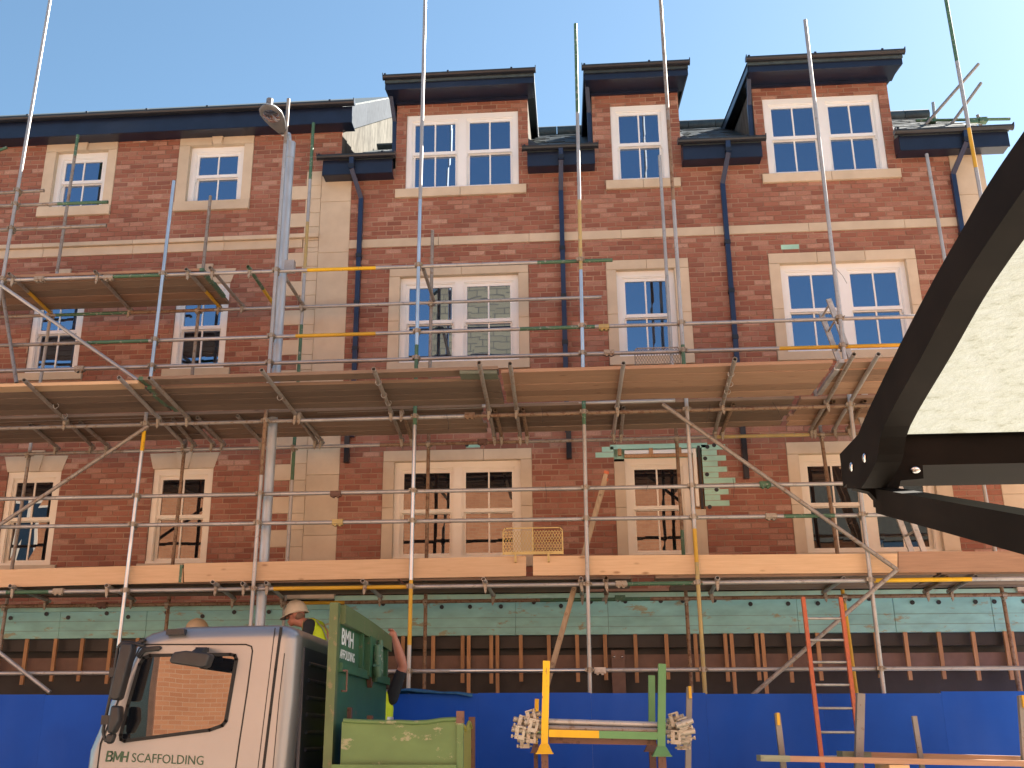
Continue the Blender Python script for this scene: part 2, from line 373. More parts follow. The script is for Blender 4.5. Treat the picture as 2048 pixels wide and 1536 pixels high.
# ------------------------------------------------------------------ the two brick blocks
XS = -3.29        # where the left block's upper wall stops
left_b = thing('brick_building', 'red brick block with high straight eaves, small windows and stone pilaster', 'building', (-6.3, 2, 0))
right_b = thing('brick_building', 'red brick block with three flat topped dormers and dark downpipes', 'building', (1.4, 2, 0))
CH = 0.46 / 6     # course height
def course(k): return 8.41 + k * CH
bez = lambda x: left_b if x < -3.1 else right_b

stones = []       # (x0,x1,z0,z1,name,proud)
open_l, open_r = [], []     # openings in the brickwork
windows = []      # (x0,x1,z0,z1,units,frame)
def surround(x0, x1, z0, z1, fx0, fx1, fz0, fz1, joints, jamb_z, sill=True, sx=0.0):
    ops = open_l if x0 < -3.1 else open_r
    ops.append((x0, x1, z0, z1))
    xs = [x0] + joints + [x1]
    for a, b in zip(xs, xs[1:]): stones.append((a + .002, b - .002, fz1 + .0, z1, 'surround_stone'))
    js = [fz0] + jamb_z + [fz1 - .003]
    for a, b in zip(js, js[1:]):
        stones.append((x0, fx0, a + .002, b - .002, 'surround_stone')); stones.append((fx1, x1, a + .002, b - .002, 'surround_stone'))
    if sill: stones.append((x0 - sx, x1 + sx, z0, fz0 - .003, 'sill_stone'))
# top floor, left
for fx0, fx1 in ((-7.82, -6.98), (-5.67, -4.81)):
    c = (fx0 + fx1) / 2
    surround(fx0 - .17, fx1 + .145, 9.165, 10.49, fx0, fx1, 9.325, 10.305, [c - .085, c + .085], [], True, 0.0)
    windows.append((fx0, fx1, 9.325, 10.305, 1, 'white_frame'))
# middle and lower floors, left: flat stone lintel, brick jambs
for fx0, fx1, z0, z1, cream in ((-7.83, -7.05, 6.63, 7.97, 0), (-5.66, -4.865, 6.63, 7.97, 0), (-7.86, -7.08, 3.84, 5.16, 1), (-5.74, -4.89, 3.84, 5.16, 1)):
    open_l.append((fx0, fx1, z0, z1)); windows.append((fx0, fx1, z0, z1, 1, 'cream_frame' if cream else 'white_frame'))
    if z0 > 5: open_l.append((fx0 - .1, fx1 + .1, z0 - .115, z0)); stones.append((fx0 - .1, fx1 + .1, z0 - .115, z0 - .003, 'sill_stone'))
    else: open_l.append((fx0 - .1, fx1 + .1, z0 - .115, z0)); stones.append((fx0 - .1, fx1 + .1, z0 - .115, z0 - .003, 'sill_stone'))
# right block, middle floor
surround(-2.49, -0.47, 6.50, 8.085, -2.335, -0.615, 6.625, 7.965, [-1.44], [7.27])
surround(0.645, 1.81, 6.50, 8.10, 0.785, 1.61, 6.625, 7.955, [1.22], [7.27])
surround(2.935, 4.96, 6.50, 8.12, 3.085, 4.82, 6.625, 7.965, [3.61, 4.27], [7.27])
windows += [(-2.335, -0.615, 6.625, 7.965, 2, 'white_frame'), (0.785, 1.61, 6.625, 7.955, 1, 'white_frame'), (3.085, 4.82, 6.625, 7.965, 2, 'white_frame')]
# right block, lower floor
surround(-2.50, -0.465, 3.74, 5.345, -2.35, -0.615, 3.865, 5.195, [-1.12], [4.55])
surround(2.935, 5.005, 3.74, 5.345, 3.085, 4.80, 3.865, 5.185, [3.95], [4.5])
windows += [(-2.35, -0.615, 3.865, 5.195, 2, 'cream_frame'), (0.79, 1.64, 3.865, 5.185, 1, 'cream_frame'), (3.085, 4.80, 3.865, 5.185, 2, 'cream_frame')]
# the unfinished window: only its left jamb and the lower right jamb are set
open_r.append((0.645, 1.82, 3.74, 5.36))
stones += [(0.645, 0.788, 3.87, 4.5, 'surround_stone'), (0.645, 0.788, 4.504, 5.13, 'surround_stone'), (1.643, 1.82, 3.87, 4.46, 'surround_stone'), (0.645, 1.82, 3.74, 3.867, 'sill_stone')]
# dormer windows, brick to brick with a stone sill
for x0, x1, u, s0, s1 in ((-2.29, -0.59, 2, -2.44, -0.48), (0.805, 1.64, 1, 0.695, 1.78), (3.065, 4.755, 2, 2.96, 4.915)):
    open_r.append((x0, x1, 9.385, 10.665)); open_r.append((s0, s1, 9.24, 9.385)); windows.append((x0, x1, 9.385, 10.665, u, 'white_frame'))
    xm = (s0 + s1) / 2
    stones += [(s0, xm - .002, 9.24, 9.382, 'sill_stone'), (xm + .002, s1, 9.24, 9.382, 'sill_stone')]
# string courses
open_r.append((-3.11, 5.62, 8.445, 8.58)); xs = -3.108
while xs < 5.6:
    e = min(xs + 1.33, 5.62); stones.append((xs, e - .003, 8.445, 8.58, 'band_stone')); xs = e
open_l.append((-12, -3.57, 8.49, 8.70)); xs = -12.0
while xs < -3.82:
    e = min(xs + 1.4, -3.81); stones.append((xs, e - .003, 8.49, 8.63, 'band_stone')); stones.append((xs, (e - .003) if e < -3.82 else -3.57, 8.634, 8.70, 'band_moulding')); xs = e
# pilaster and its toothed quoins
open_l.append((-3.80, -3.11, 3.3, 9.76))
zq = 3.35
while zq < 9.7:
    z2 = min(zq + 0.84, 9.76); stones.append((-3.568, -3.11, zq + .002, z2 - .002, 'pilaster_stone')); zq = z2
for k in range(-4, 14):
    zt = 8.41 - .46 * k if k >= 0 else None
    if k < 0: zt = {-1: 9.06, -2: 9.52, -3: None, -4: None}[k]
    if zt is None or zt < 3.4: continue
    stones.append((-4.03, -3.572, zt - .23 + .002, zt - .002, 'quoin_stone')); open_l.append((-4.03, -3.57, zt - .23, zt))
    stones.append((-3.80, -3.572, zt - .46 + .002, zt - .232, 'quoin_stone'))
stones.append((-3.80, -3.572, 9.522, 9.76, 'quoin_stone')); stones.append((-3.80, -3.572, 8.412, 8.486, 'quoin_stone')); stones.append((-3.80, -3.572, 8.49, 8.596, 'quoin_stone'))
# right-hand end pilaster
zq = 3.35
while zq < 9.6:
    z2 = min(zq + 0.62, 9.62); stones.append((5.62, 6.08, zq + .002, z2 - .002, 'pilaster_stone')); zq = z2
PROUD = {'surround_stone': .014, 'sill_stone': .045, 'band_stone': .016, 'band_moulding': .06, 'pilaster_stone': .012, 'quoin_stone': .010}
for x0, x1, z0, z1, nm in stones:
    p = PROUD[nm]; e = .004
    mb = MB(); mb.hexa([(x0, .11, z0), (x1, .11, z0), (x1, .11, z1), (x0, .11, z1), (x0 + e, -p, z0 + e), (x1 - e, -p, z0 + e), (x1 - e, -p, z1 - e), (x0 + e, -p, z1 - e)])
    mb.hexa([(x0, .11, z0), (x1, .11, z0), (x1, .11, z1), (x0, .11, z1), (x0, -p + e, z0), (x1, -p + e, z0), (x1, -p + e, z1), (x0, -p + e, z1)])
    mb.build(nm, 'stone', bez(x0 if nm != 'pilaster_stone' or x0 > 0 else -4))
# stone lintels and keystones of the left block
def poly_stone(pts, y0, y1, name): MB().prism_y(pts, y0, y1).build(name, 'stone', left_b)
for fx0, fx1, z1 in ((-7.83, -7.05, 7.97), (-5.66, -4.865, 7.97), (-7.86, -7.08, 5.16), (-5.74, -4.89, 5.16)):
    c = (fx0 + fx1) / 2
    poly_stone([(fx0 - .01, z1), (c - .072, z1), (c - .11, z1 + .222), (fx0 - .075, z1 + .222)], -.012, .11, 'lintel_stone')
    poly_stone([(c + .072, z1), (fx1 + .01, z1), (fx1 + .075, z1 + .222), (c + .11, z1 + .222)], -.012, .11, 'lintel_stone')
    poly_stone([(c - .07, z1 - .004), (c + .07, z1 - .004), (c + .125, z1 + .30), (c - .125, z1 + .30)], -.035, .10, 'keystone')
for fx0, fx1 in ((-7.82, -6.98), (-5.67, -4.81)):
    c = (fx0 + fx1) / 2
    poly_stone([(c - .065, 10.30), (c + .065, 10.30), (c + .11, 10.60), (c - .11, 10.60)], -.04, .10, 'keystone')

open_r.append((-3.11, 5.62, 3.2, 3.40))
# brickwork
def wallsheet(xb, zt_of, ops, y, name, parent, zlo=3.30):
    xs = sorted(set([xb[0], xb[1]] + [v for o in ops for v in o[:2] if xb[0] < v < xb[1]] + [v for v in zt_of[1]]))
    zs = sorted(set([zlo, zt_of[0]] + [v for o in ops for v in o[2:] if zlo < v < zt_of[0]] + [z for z in zt_of[2]]))
    mb = MB()
    for a, b in zip(xs, xs[1:]):
        for c, d in zip(zs, zs[1:]):
            mx, mz = (a + b) / 2, (c + d) / 2
            if any(o[0] < mx < o[1] and o[2] < mz < o[3] for o in ops) or not zt_of[3](mx, mz): continue
            mb.add([(a, y, c), (b, y, c), (b, y, d), (a, y, d)], [(0, 1, 2, 3)])
    return mb.build(name, 'mortar', parent)
DORM = [(-2.45, -0.44), (0.53, 1.825), (2.925, 4.90)]
def in_left(x, z): return z < (10.62 if x < XS else 9.76)
def in_right(x, z): return z < 9.75 or any(a < x < b and z < 10.92 for a, b in DORM)
# the toothed edge left open beside the unfinished window, one course on, one course off
tooth = []
for k in range(-60, -30):
    z0, z1 = course(k), course(k + 1)
    if 4.46 < z0 < 5.33: tooth.append((1.82, 2.02 + (.115 if k % 2 else 0.0) + (0.10 if k == -47 else 0), z0, z1))
    if 5.13 < z0 < 5.30: tooth.append((0.40 + (.09 if k % 2 else 0), 0.645, z0, z1))
tooth.append((0.60, 1.9, 5.30, 5.37)); tooth.append((3.13, 3.38, course(-3), course(-2))); tooth.append((-1.36, -1.17, 5.37, 5.44))
open_wall_r = [o for o in open_r]
wallsheet((-12, -3.11), (10.62, [XS], [9.76], in_left), open_l, .003, 'wall', left_b)
wallsheet((-3.11, 6.08), (10.92, [v for d in DORM for v in d], [9.75], in_right), open_wall_r, .003, 'wall', right_b)
for o in tooth: MB().box(o[0] - .0, o[1], -.0005, .0025, o[2] + .003, o[3] - .003).build('exposed_insulation', 'insulation_pale', right_b)

def span_l(z): return [(-12, XS if z > 9.76 else -3.11)] if z < 10.62 else []
def span_r(z): return [(-3.11, 5.62)] if z < 9.75 else (DORM if z < 10.9 else [])
def courses(xb, spans, ops, klo, khi):
    out = []
    for k in range(klo, khi):
        z0, z1 = course(k) + .005, course(k + 1) - .005
        x = xb[0] - random.random() * .05 + (.1125 if k % 2 else 0) - .225
        hit = [o for o in ops if o[2] < z1 - .004 and o[3] > z0 + .004]
        while x < xb[1]:
            segs = [(max(x + .005, xb[0]), min(x + .220, xb[1]), z0, z1)]
            for o in hit:
                ns = []
                for a, b, c, d in segs:
                    if o[1] <= a or o[0] >= b: ns.append((a, b, c, d)); continue
                    if a < o[0] - .012: ns.append((a, o[0] - .004, c, d))
                    if b > o[1] + .012: ns.append((o[1] + .004, b, c, d))
                    aa, bb = max(a, o[0]), min(b, o[1])
                    if o[2] - c > .022: ns.append((aa, bb, c, o[2] - .003))
                    if d - o[3] > .022: ns.append((aa, bb, o[3] + .003, d))
                segs = ns
            for s in segs:
                for lo, hi in spans(s[3]):
                    c = (max(s[0], lo), min(s[1], hi), s[2], s[3])
                    if c[1] - c[0] > .012: out.append(c)
            x += .225
    return out
def brickbox(mb, x0, x1, z0, z1, yf):
    e = .003; j = lambda: random.uniform(-.0025, .0025); t = random.uniform(-.0015, .0015)
    f = [(x0 + e + j(), yf + t, z0 + e + j() * .5), (x1 - e + j(), yf - t, z0 + e + j() * .5), (x1 - e + j(), yf - t, z1 - e + j() * .5), (x0 + e + j(), yf + t, z1 - e + j() * .5)]
    b = [(x0, .03, z0), (x1, .03, z0), (x1, .03, z1), (x0, .03, z1)]
    mb.add(f + b, [(0, 1, 2, 3), (0, 4, 5, 1), (1, 5, 6, 2), (2, 6, 7, 3), (3, 7, 4, 0)])
VAR = []
for k in range(6):
    mb = MB(); brickbox(mb, -.1075, .1075, -CH / 2 + .005, CH / 2 - .005, -.004)
    VAR.append(mb.mesh('brick', ['brick_each'], Vector((0, 0, 0)))[0])
for parent, xb, inside, ops in ((left_b, (-12, -3.11), span_l, open_l), (right_b, (-3.11, 5.62), span_r, open_r + tooth)):
    bl = courses(xb, inside, ops, -67, 33)
    whole = [b for b in bl if b[1] - b[0] > .214 and b[3] - b[2] > .06 and 3.93 < b[2] < 5.30 and (b[0] > -9.0)]
    whole.sort(key=lambda b: zcam(((b[0] + b[1]) / 2, 0, b[2])))
    single = set(whole[:300]); mb = MB()
    for b in bl:
        if b in single:
            place('brick', random.choice(VAR), Vector(((b[0] + b[1]) / 2, random.uniform(-.002, .002), (b[2] + b[3]) / 2)), parent)
        else: brickbox(mb, *b[:4], -.004 + random.uniform(-.003, .003))
    mb.build('brickwork', 'brick_many', parent, kind='stuff')

# sash windows
def window(x0, x1, z0, z1, units, fm):
    par = bez(x0); flush = z0 > 9.3 and x0 > -3 or x0 < -3.1 and z0 < 8; yf = .022 if flush else .075; fr = MB()
    fr.box(x0, x0 + .075, yf, .2, z0, z1); fr.box(x1 - .075, x1, yf, .2, z0, z1)
    fr.box(x0 + .075, x1 - .075, yf + .001, .2, z1 - .085, z1); fr.box(x0 + .001, x1 - .001, yf - .02, .2, z0 - .001, z0 + .035)
    fr.box(x0 + .075, x1 - .075, .19, .2, z0, z1)
    uw = (x1 - x0 - .15 - .12 * (units - 1)) / units; us = []
    for i in range(units):
        a = x0 + .075 + i * (uw + .12); us.append((a, a + uw))
        if i: fr.box(a - .12, a, yf, .2, z0, z1)
        fr.box(a, a + uw, yf + .014, yf + .03, z1 - .10, z1 - .085)     # inner bead
        fr.box(a, a + .012, yf + .014, yf + .03, z0 + .035, z1 - .10); fr.box(a + uw - .012, a + uw, yf + .014, yf + .03, z0 + .035, z1 - .10)
    wf = fr.build('window', fm, par)
    zm = z0 + (z1 - z0) * .475
    for a, b in us:
        for up in (1, 0):
            y = yf + (.03 if up else .075); st = .05; s = MB()
            za, zb = (zm, z1 - .09) if up else (z0 + .03, zm + .03)
            s.box(a, a + st, y, y + .04, za, zb); s.box(b - st, b, y, y + .04, za, zb)
            rb = .05 if up else .055; rt = .055 if up else .04
            s.box(a + st, b - st, y + .001, y + .04, za, za + rb); s.box(a + st, b - st, y + .001, y + .04, zb - rt, zb)
            mid = (a + b) / 2; s.box(mid - .011, mid + .011, y + .006, y + .034, za + rb, zb - rt)
            if up:
                for hx in (a, b - .03): s.prism_y([(hx, za), (hx + .03, za), (hx + .022, za - .055), (hx + .008, za - .055)], y + .004, y + .036)
            s.build('sash', fm, wf)
            for c, d in ((a + st, mid - .011), (mid + .011, b - st)):
                q = random.uniform(-.0022, .0022); g = MB(); yy = y + .02
                g.add([(c, yy + q, za + rb), (d, yy - q, za + rb), (d, yy - q * .4, zb - rt), (c, yy + q * .6, zb - rt)], [(0, 1, 2, 3)])
                g.build('pane', 'window_glass' if z0 > 6 else 'lower_glass', wf)
for wd in windows: window(*wd)
# bare head of the unfinished window: packers, batten and a torn membrane
for i, (x0, x1) in enumerate(((0.70, 0.75), (1.12, 1.17), (1.50, 1.55))): MB().box(x0, x1, -.02, .03, 5.215, 5.305).build('timber_packer', 'batten_wood', right_b)
MB().box(0.645, 1.82, .08, .10, 5.188, 5.36).build('sheathing', 'insulation_pale', right_b)
MB().box(1.642, 1.82, .06, .08, 4.46, 5.187).build('sheathing', 'batten_wood', right_b)
MB().box(0.79, 1.70, .0, .05, 5.235, 5.285).build('head_batten', 'white_frame', right_b)
MB().box(0.79, 1.66, .0, .06, 5.19, 5.228).build('head_board', 'batten_wood', right_b)
MB().box(1.70, 1.745, -.01, .05, 4.5, 5.29).build('jamb_batten', 'cream_frame', right_b)
MB().box(1.765, 1.80, -.004, .02, 4.47, 5.33).build('membrane_strip', 'membrane', right_b)
for x, z in ((1.90, 5.31), (1.86, 5.15), (1.87, 4.93), (1.98, 4.72), (1.875, 4.49), (1.99, 5.33), (-1.35, 5.41)):
    MB().tube((x, -.006, z), (x, .008, z), .028, 10, hollow=False).build('fixing_washer', 'black_plastic', right_b)

# eaves, gutters and roofs
PT = 0.70      # roof pitch (rise per metre)
def gutter(x0, x1, y, z, par, r=.058, name='gutter', stops=True):
    mb = MB(); n = 9; prof = [(y + .006 - r + r * math.cos(math.pi + math.pi * i / (n - 1)), z + r * math.sin(math.pi + math.pi * i / (n - 1))) for i in range(n)]
    prof_in = [(p[0] * .92 + (y + .006 - r) * .08, p[1] + .006) for p in reversed(prof)]
    mb.prism_x(prof + prof_in, x0, x1)
    x = x0 + .02
    while x < x1: mb.box(x, x + .03, y - 2 * r - .002, y + .0, z - .004, z + .02); x += .95
    if stops:
        for xx in (x0, x1): mb.prism_x([(y - 2 * r, z + .03), (y, z + .03)] + [(p[0], p[1] - .004) for p in reversed(prof)], xx - .006, xx + .006)
    return mb.build(name, 'gutter_black', par)
def fascia(x0, x1, z0, z1, par, yf=-.20):
    f = MB().box(x0, x1, yf, yf + .025, z0, z1).build('fascia_board', 'fascia_navy', par)
    MB().box(x0 + .004, x1 - .004, yf + .026, .0, z0 + .015, z0 + .03).build('soffit', 'fascia_navy', f)
    MB().box(x0 + .002, x1 - .002, yf - .006, yf - .001, z0 + .004, z0 + .03).build('bead', 'fascia_navy', f)
    return f
def roofplane(x0, x1, ya, za, yb, zb, par, name='roof', matn='slate', th=.03):
    return MB().hexa([(x0, ya, za - th), (x1, ya, za - th), (x1, yb, zb - th), (x0, yb, zb - th), (x0, ya, za), (x1, ya, za), (x1, yb, zb), (x0, yb, zb)]).build(name, matn, par)
# left block
fascia(-12, -3.09, 10.415, 10.70, left_b, -.27); gutter(-12, -3.05, -.275, 10.735, left_b, .062)
roofplane(-12, -3.24, -.27, 10.715, 4.2, 10.715 + PT * 4.47, left_b); roofplane(-12, -3.24, 9.0, 10.5, 4.201, 10.715 + PT * 4.47, left_b)
# its end wall above the neighbour's roof: upright lead clad boards and a flashing along the verge
yy = .02
k = 0
while yy < 6.0:
    y2 = yy + .30
    zb0, zb1 = 9.85 + PT * (min(yy, 2.5) + .25), 9.85 + PT * (min(y2, 2.5) + .25)
    zt0, zt1 = 10.70 + PT * (yy - 0.02 if yy < 4.2 else 8.4 - yy) - .12, 10.70 + PT * (y2 - .02 if y2 < 4.2 else 8.4 - y2) - .12
    xx = XS + random.uniform(-.008, .008)
    MB().add([(xx, yy + .028, zb0 - .2), (xx + .016, y2 - .022, zb1 - .2), (xx + .016, y2 - .022, zt1), (xx, yy + .028, zt0), (xx - .05, yy, zb0 - .2), (xx - .05, y2, zb1 - .2), (xx - .05, y2, zt1), (xx - .05, yy, zt0)],
             [(0, 1, 2, 3), (0, 4, 5, 1), (1, 5, 6, 2), (2, 6, 7, 3), (3, 7, 4, 0)]).build('cladding_board', 'lead_cladding', left_b)
    yy = y2
for a, b in ((-.05, 1.6), (1.604, 3.2), (3.204, 4.2)):
    za, zb = 10.70 + PT * a, 10.70 + PT * b
    MB().hexa([(XS + .02, a, za - .26), (XS + .05, a, za - .26), (XS + .05, b, zb - .26), (XS + .02, b, zb - .26), (XS + .02, a, za + .2), (XS + .05, a, za + .2), (XS + .05, b, zb + .2), (XS + .02, b, zb + .2)]).build('verge_flashing', 'lead', left_b)
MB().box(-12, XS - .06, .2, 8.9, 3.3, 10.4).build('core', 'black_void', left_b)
# right block
def zr(y, x=0): return 9.85 + (PT if x > -2.44 else .64) * (y + .25)
gaps = [(-3.55, DORM[0][0] + .02), (DORM[0][1] - .05, DORM[1][0] + .04), (DORM[1][1] - .05, DORM[2][0] + .05), (DORM[2][1] - .06, 6.42)]
for (x0, x1) in gaps:
    fascia(x0 + .04, x1 - .03, 9.55, 9.80, right_b, -.24); gutter(x0 - .03, x1 + .02, -.245, 9.835, right_b)
    for xx in (x0 + .05, x1 - .06): MB().prism_x([(-.235, 9.56), (-.0, 9.60), (-.0, 9.86), (-.235, 9.80)], xx - .01, xx + .01).build('soffit_end', 'fascia_navy', right_b)
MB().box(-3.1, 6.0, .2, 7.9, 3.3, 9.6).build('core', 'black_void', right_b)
for (x0, x1) in ((-3.24, DORM[0][0]), (DORM[0][1], DORM[1][0]), (DORM[1][1], DORM[2][0]), (DORM[2][1], 6.40)): roofplane(x0, x1, -.26, zr(-.26, x0) - .04, .30, zr(.30, x0) - .04, right_b, 'eave_roof')
roofplane(-3.24, DORM[0][0] + .001, .30, zr(.30, -3) - .04, 2.5, zr(2.5, -3) - .04, right_b); roofplane(DORM[0][0] + .002, 6.40, .30, zr(.30) - .04, 2.5, zr(2.5) - .04, right_b); roofplane(-3.24, 6.40, 6.0, 9.6, 2.5, zr(2.5) - .041, right_b)
SLM = []
for k in range(4):
    mb = MB(); L = .42; mb.hexa([(-.122, -.02, -.004), (.122, -.02, -.004), (.122, L * .8, L * .8 * PT - .012), (-.122, L * .8, L * .8 * PT - .012),
        (-.122 + random.uniform(0, .004), -.02 + random.uniform(-.01, .006), .004), (.122, -.02 + random.uniform(-.01, .006), .004), (.122, L * .8, L * .8 * PT - .004), (-.122, L * .8, L * .8 * PT - .004)])
    SLM.append(mb.mesh('slate', ['slate'], Vector((0, 0, 0)))[0])
cnt = 0; rest = MB()
for r in range(0, 14):
    y = -.27 + r * .2
    for (x0, x1) in [(-3.24, -2.45), (-0.44, 0.53), (1.825, 2.925), (4.90, 6.42)]:
        x = x0 + (.0625 if r % 2 else 0) + .125
        while x < x1 - .10:
            p = Vector((x, y, zr(y, x) - .022 + random.uniform(0, .006)))
            if cnt < 300 and r < 13: place('slate', random.choice(SLM), p, right_b); cnt += 1
            else: rest.hexa([p + Vector(q) for q in ((-.122, 0, -.003), (.122, 0, -.003), (.122, .3, .2), (-.122, .3, .2), (-.122, 0, .004), (.122, 0, .004), (.122, .3, .207), (-.122, .3, .207))])
            x += .25
if rest.v: rest.build('upper_slates', 'slate', right_b, kind='stuff')
x = -2.3
while x < 6.3:
    x2 = min(x + .46, 6.4); MB().tube((x, 2.5, zr(2.5) + .02), (x2 - .01, 2.5, zr(2.5) + .02), .11, 10, hollow=False).build('ridge_tile', 'slate', right_b); x = x2
# dormers
for i, (x0, x1) in enumerate(DORM):
    e = .12
    dm = MB().hexa([(x0 - e, -.46, 10.95), (x1 + e, -.46, 10.95), (x1 + e, 2.45, 11.56), (x0 - e, 2.45, 11.56), (x0 - e, -.46, 11.00), (x1 + e, -.46, 11.00), (x1 + e, 2.45, 11.61), (x0 - e, 2.45, 11.61)]).build('dormer', 'slate', right_b)
    for xa, xb_ in ((x0 + .0, x0 + .03), (x1 - .03, x1)):
        MB().prism_x([(.04, zr(.04) - .05), (.04, 10.92), (2.1, 11.2), (2.1, zr(2.1) - .05)], xa, xb_).build('cheek', 'lead_cladding', dm)
    MB().box(x0 - e + .02, x1 + e - .02, -.43, -.405, 10.85, 11.03).build('fascia_board', 'fascia_navy', dm)
    MB().box(x0 - e + .03, x1 + e - .03, -.404, .03, 10.885, 10.90).build('soffit', 'fascia_navy', dm)
    MB().box(x0 - .01, x1 + .01, -.045, -.006, 10.84, 10.884).build('soffit_mould', 'fascia_navy', dm)
    gutter(x0 - e - .02, x1 + e + .02 , -.435, 11.045, dm, .055, 'dormer_gutter')
    for xx in (x0 - e, x1 + e - .02):
        MB().hexa([(xx, -.42, 10.87), (xx + .02, -.42, 10.87), (xx + .02, 2.3, 11.40), (xx, 2.3, 11.40), (xx, -.42, 11.02), (xx + .02, -.42, 11.02), (xx + .02, 2.3, 11.57), (xx, 2.3, 11.57)]).build('bargeboard', 'fascia_navy', dm)
    # the dormer's own downpipe on its left cheek
    MB().beam((x0 - .07, -.24, 10.98), (x0 - .04, .06, 10.60), .06, .06).beam((x0 - .04, .06, 10.62), (x0 - .04, .10, zr(.1) - .02), .065, .065).build('dormer_downpipe', 'pipe_navy', dm)
# lead flashings at the dormer feet
for x in (DORM[0][1], DORM[1][1], DORM[2][1]): MB().hexa([(x, .0, zr(0) - .02), (x + .16, .0, zr(0) - .02), (x + .16, .25, zr(.25) - .01), (x, .25, zr(.25) - .01), (x, .0, zr(0) + .0), (x + .16, .0, zr(0) - .01), (x + .16, .25, zr(.25) + .0), (x, .25, zr(.25) + .12)]).build('lead_flashing', 'lead', right_b)
# downpipes
def downpipe(pts, joints):
    mb = MB()
    for a, b in zip(pts, pts[1:]): mb.beam(a, b, .066, .066, up=(0, 1, 0.01))
    d = mb.build('downpipe', 'pipe_navy', right_b)
    for x, y, z in joints: MB().box(x - .041, x + .041, y - .041, y + .05, z - .03, z + .03).build('pipe_collar', 'gutter_black', d)
for xt, xb_ in ((-3.06, -2.945), (0.045, 0.03), (2.455, 2.375), (5.785, 5.62)):
    downpipe([(xt, -.30, 9.80), (xt, -.28, 9.62), (xb_, -.05, 9.24), (xb_, -.05, 5.55)], [(xb_, -.05, 8.3), (xb_, -.05, 7.55), (xb_, -.05, 6.85), (xt, -.28, 9.66)])
for x, z0, z1 in ((-3.005, 5.18, 5.60), (0.045, 5.17, 5.6), (2.375, 4.85, 5.6), (5.62, 5.3, 5.6)):
    MB().box(x - .035, x + .035, -.085, -.015, z0, z1).build('downpipe', 'gutter_black', right_b)
# little patch of torn blue-green film above the right-hand window is part of the open brick

# open shop front: insulation boards, hanging battens, dark interior, steel frame
zi0 = 2.86
for par, xa, xb_, zi1 in ((left_b, -12, -3.112, 3.27), (right_b, -3.11, 6.08, 3.36)):
    x = xa; k = 0
    while x < xb_ - .05:
        x2 = min(x + random.choice((1.2, 1.2, 1.55)), xb_)
        ib = MB().box(x + .003, x2 - .003, .03 + random.uniform(0, .006), .14, zi0, zi1 - .06).build('insulation_board', 'insulation', par)
        for q in range(5): MB().box(x + .004, x2 - .004, .0285, .031, zi0 + .035 + q * .062, zi0 + .038 + q * .062).build('board_joint', 'steel_primer', ib) if q % 2 else None
        for q in range(2 if x2 - x < 1 else 3):
            xx = x + (q + .5) * (x2 - x) / 3 + random.uniform(-.1, .1); zz = zi1 - .135 + random.choice((0, 0, .05))
            MB().tube((xx, .018, zz), (xx, .032, zz), .028, 12, hollow=False).build('fixing_washer', 'black_plastic', ib)
        x = x2
    MB().box(xa, xb_, .045, .15, zi1 - .055, zi1 + .03).build('cavity_tray', 'insulation_pale', par)
    MB().box(xa, xb_, .12, .16, 2.70, zi0).build('membrane', 'membrane', par)
    MB().box(xa, xb_, .30, .34, 0, 2.80).build('dark_backing', 'membrane', par)  # black sheet whose colour stands in for the unlit interior
    MB().box(xa, xb_, .10, .12, 2.44, 2.61).build('steel_beam', 'steel_primer', par)
    x = xa + .12
    while x < xb_:
        MB().box(x, x + .047, .0, .04, 2.28 + random.uniform(-.03, .03), zi0 - .004).build('batten', 'batten_wood', par)
        if random.random() < .16:
            MB().box(x + .08, x + .125, .0, .04, 2.12, zi0 - .004).build('batten', 'batten_wood', par)
        x += .385 + random.uniform(-.03, .03)
cx = at(1237, 1340, .06).x
MB().box(cx - .085, cx + .085, .03, .09, 0, 2.66).build('steel_column', 'steel_primer', right_b)
for dx in (-.05, .05): MB().sphere((cx + dx, .025, 2.58), .016).build('bolt_head', 'bolt_steel', right_b)

# ------------------------------------------------------------------ buildings across the street (what the windows mirror)
opp = thing('brick_terrace', 'sunlit red brick terrace across the street seen in the window reflections', 'building', (3, -19, 0))
mb = MB(); mb.box(-34, 34, -24, -15.2, 0, 9.0); mb.build('wall', 'far_brick', opp)
roofplane(-34, 34, -14.95, 9.0, -19.6, 12.2, opp); roofplane(-34, 34, -24.2, 9.0, -19.6, 12.19, opp)
for k in range(-12, 13):
    for z0, z1 in ((0.9, 2.9), (4.0, 5.7), (6.5, 8.1)):
        x = k * 2.7 + .6
        if (z0 < 6 and -10 < x < -3) or (z0 > 6 and k % 3): continue
        f = MB().box(x - .62, x + .62, -15.165, -15.12, z0 - .08, z1 + .08).build('window', 'green_frame' if z0 < 2 else 'white_frame', opp)
        MB().box(x - .53, x + .53, -15.119, -15.112, z0, z1).build('pane', 'window_glass', f)
MB().box(6.2, 12, -15.199, -14.95, 6.7, 9.0).build('dark_reflection_panel', 'slate', opp)  # unseen dark panel added to darken the right lower window's reflection
f = MB().box(-7.95, -7.1, -15.199, -15.15, 1.3, 3.1).build('window', 'steel_primer', opp)  # window added out of view to mirror as a dark patch in the lorry glass
MB().box(-7.86, -7.19, -15.149, -15.14, 1.4, 3.02).build('pane', 'window_glass', f)
gab = thing('stone_gable', 'tall grey stone gable mirrored in the first floor window', 'building', (-2, -18, 0))
MB().prism_y([(-4.1, 9.0), (0.2, 9.0), (0.2, 14.2), (-1.9, 16.4), (-4.1, 14.2)], -20, -15.25).build('wall', 'far_stone', gab)
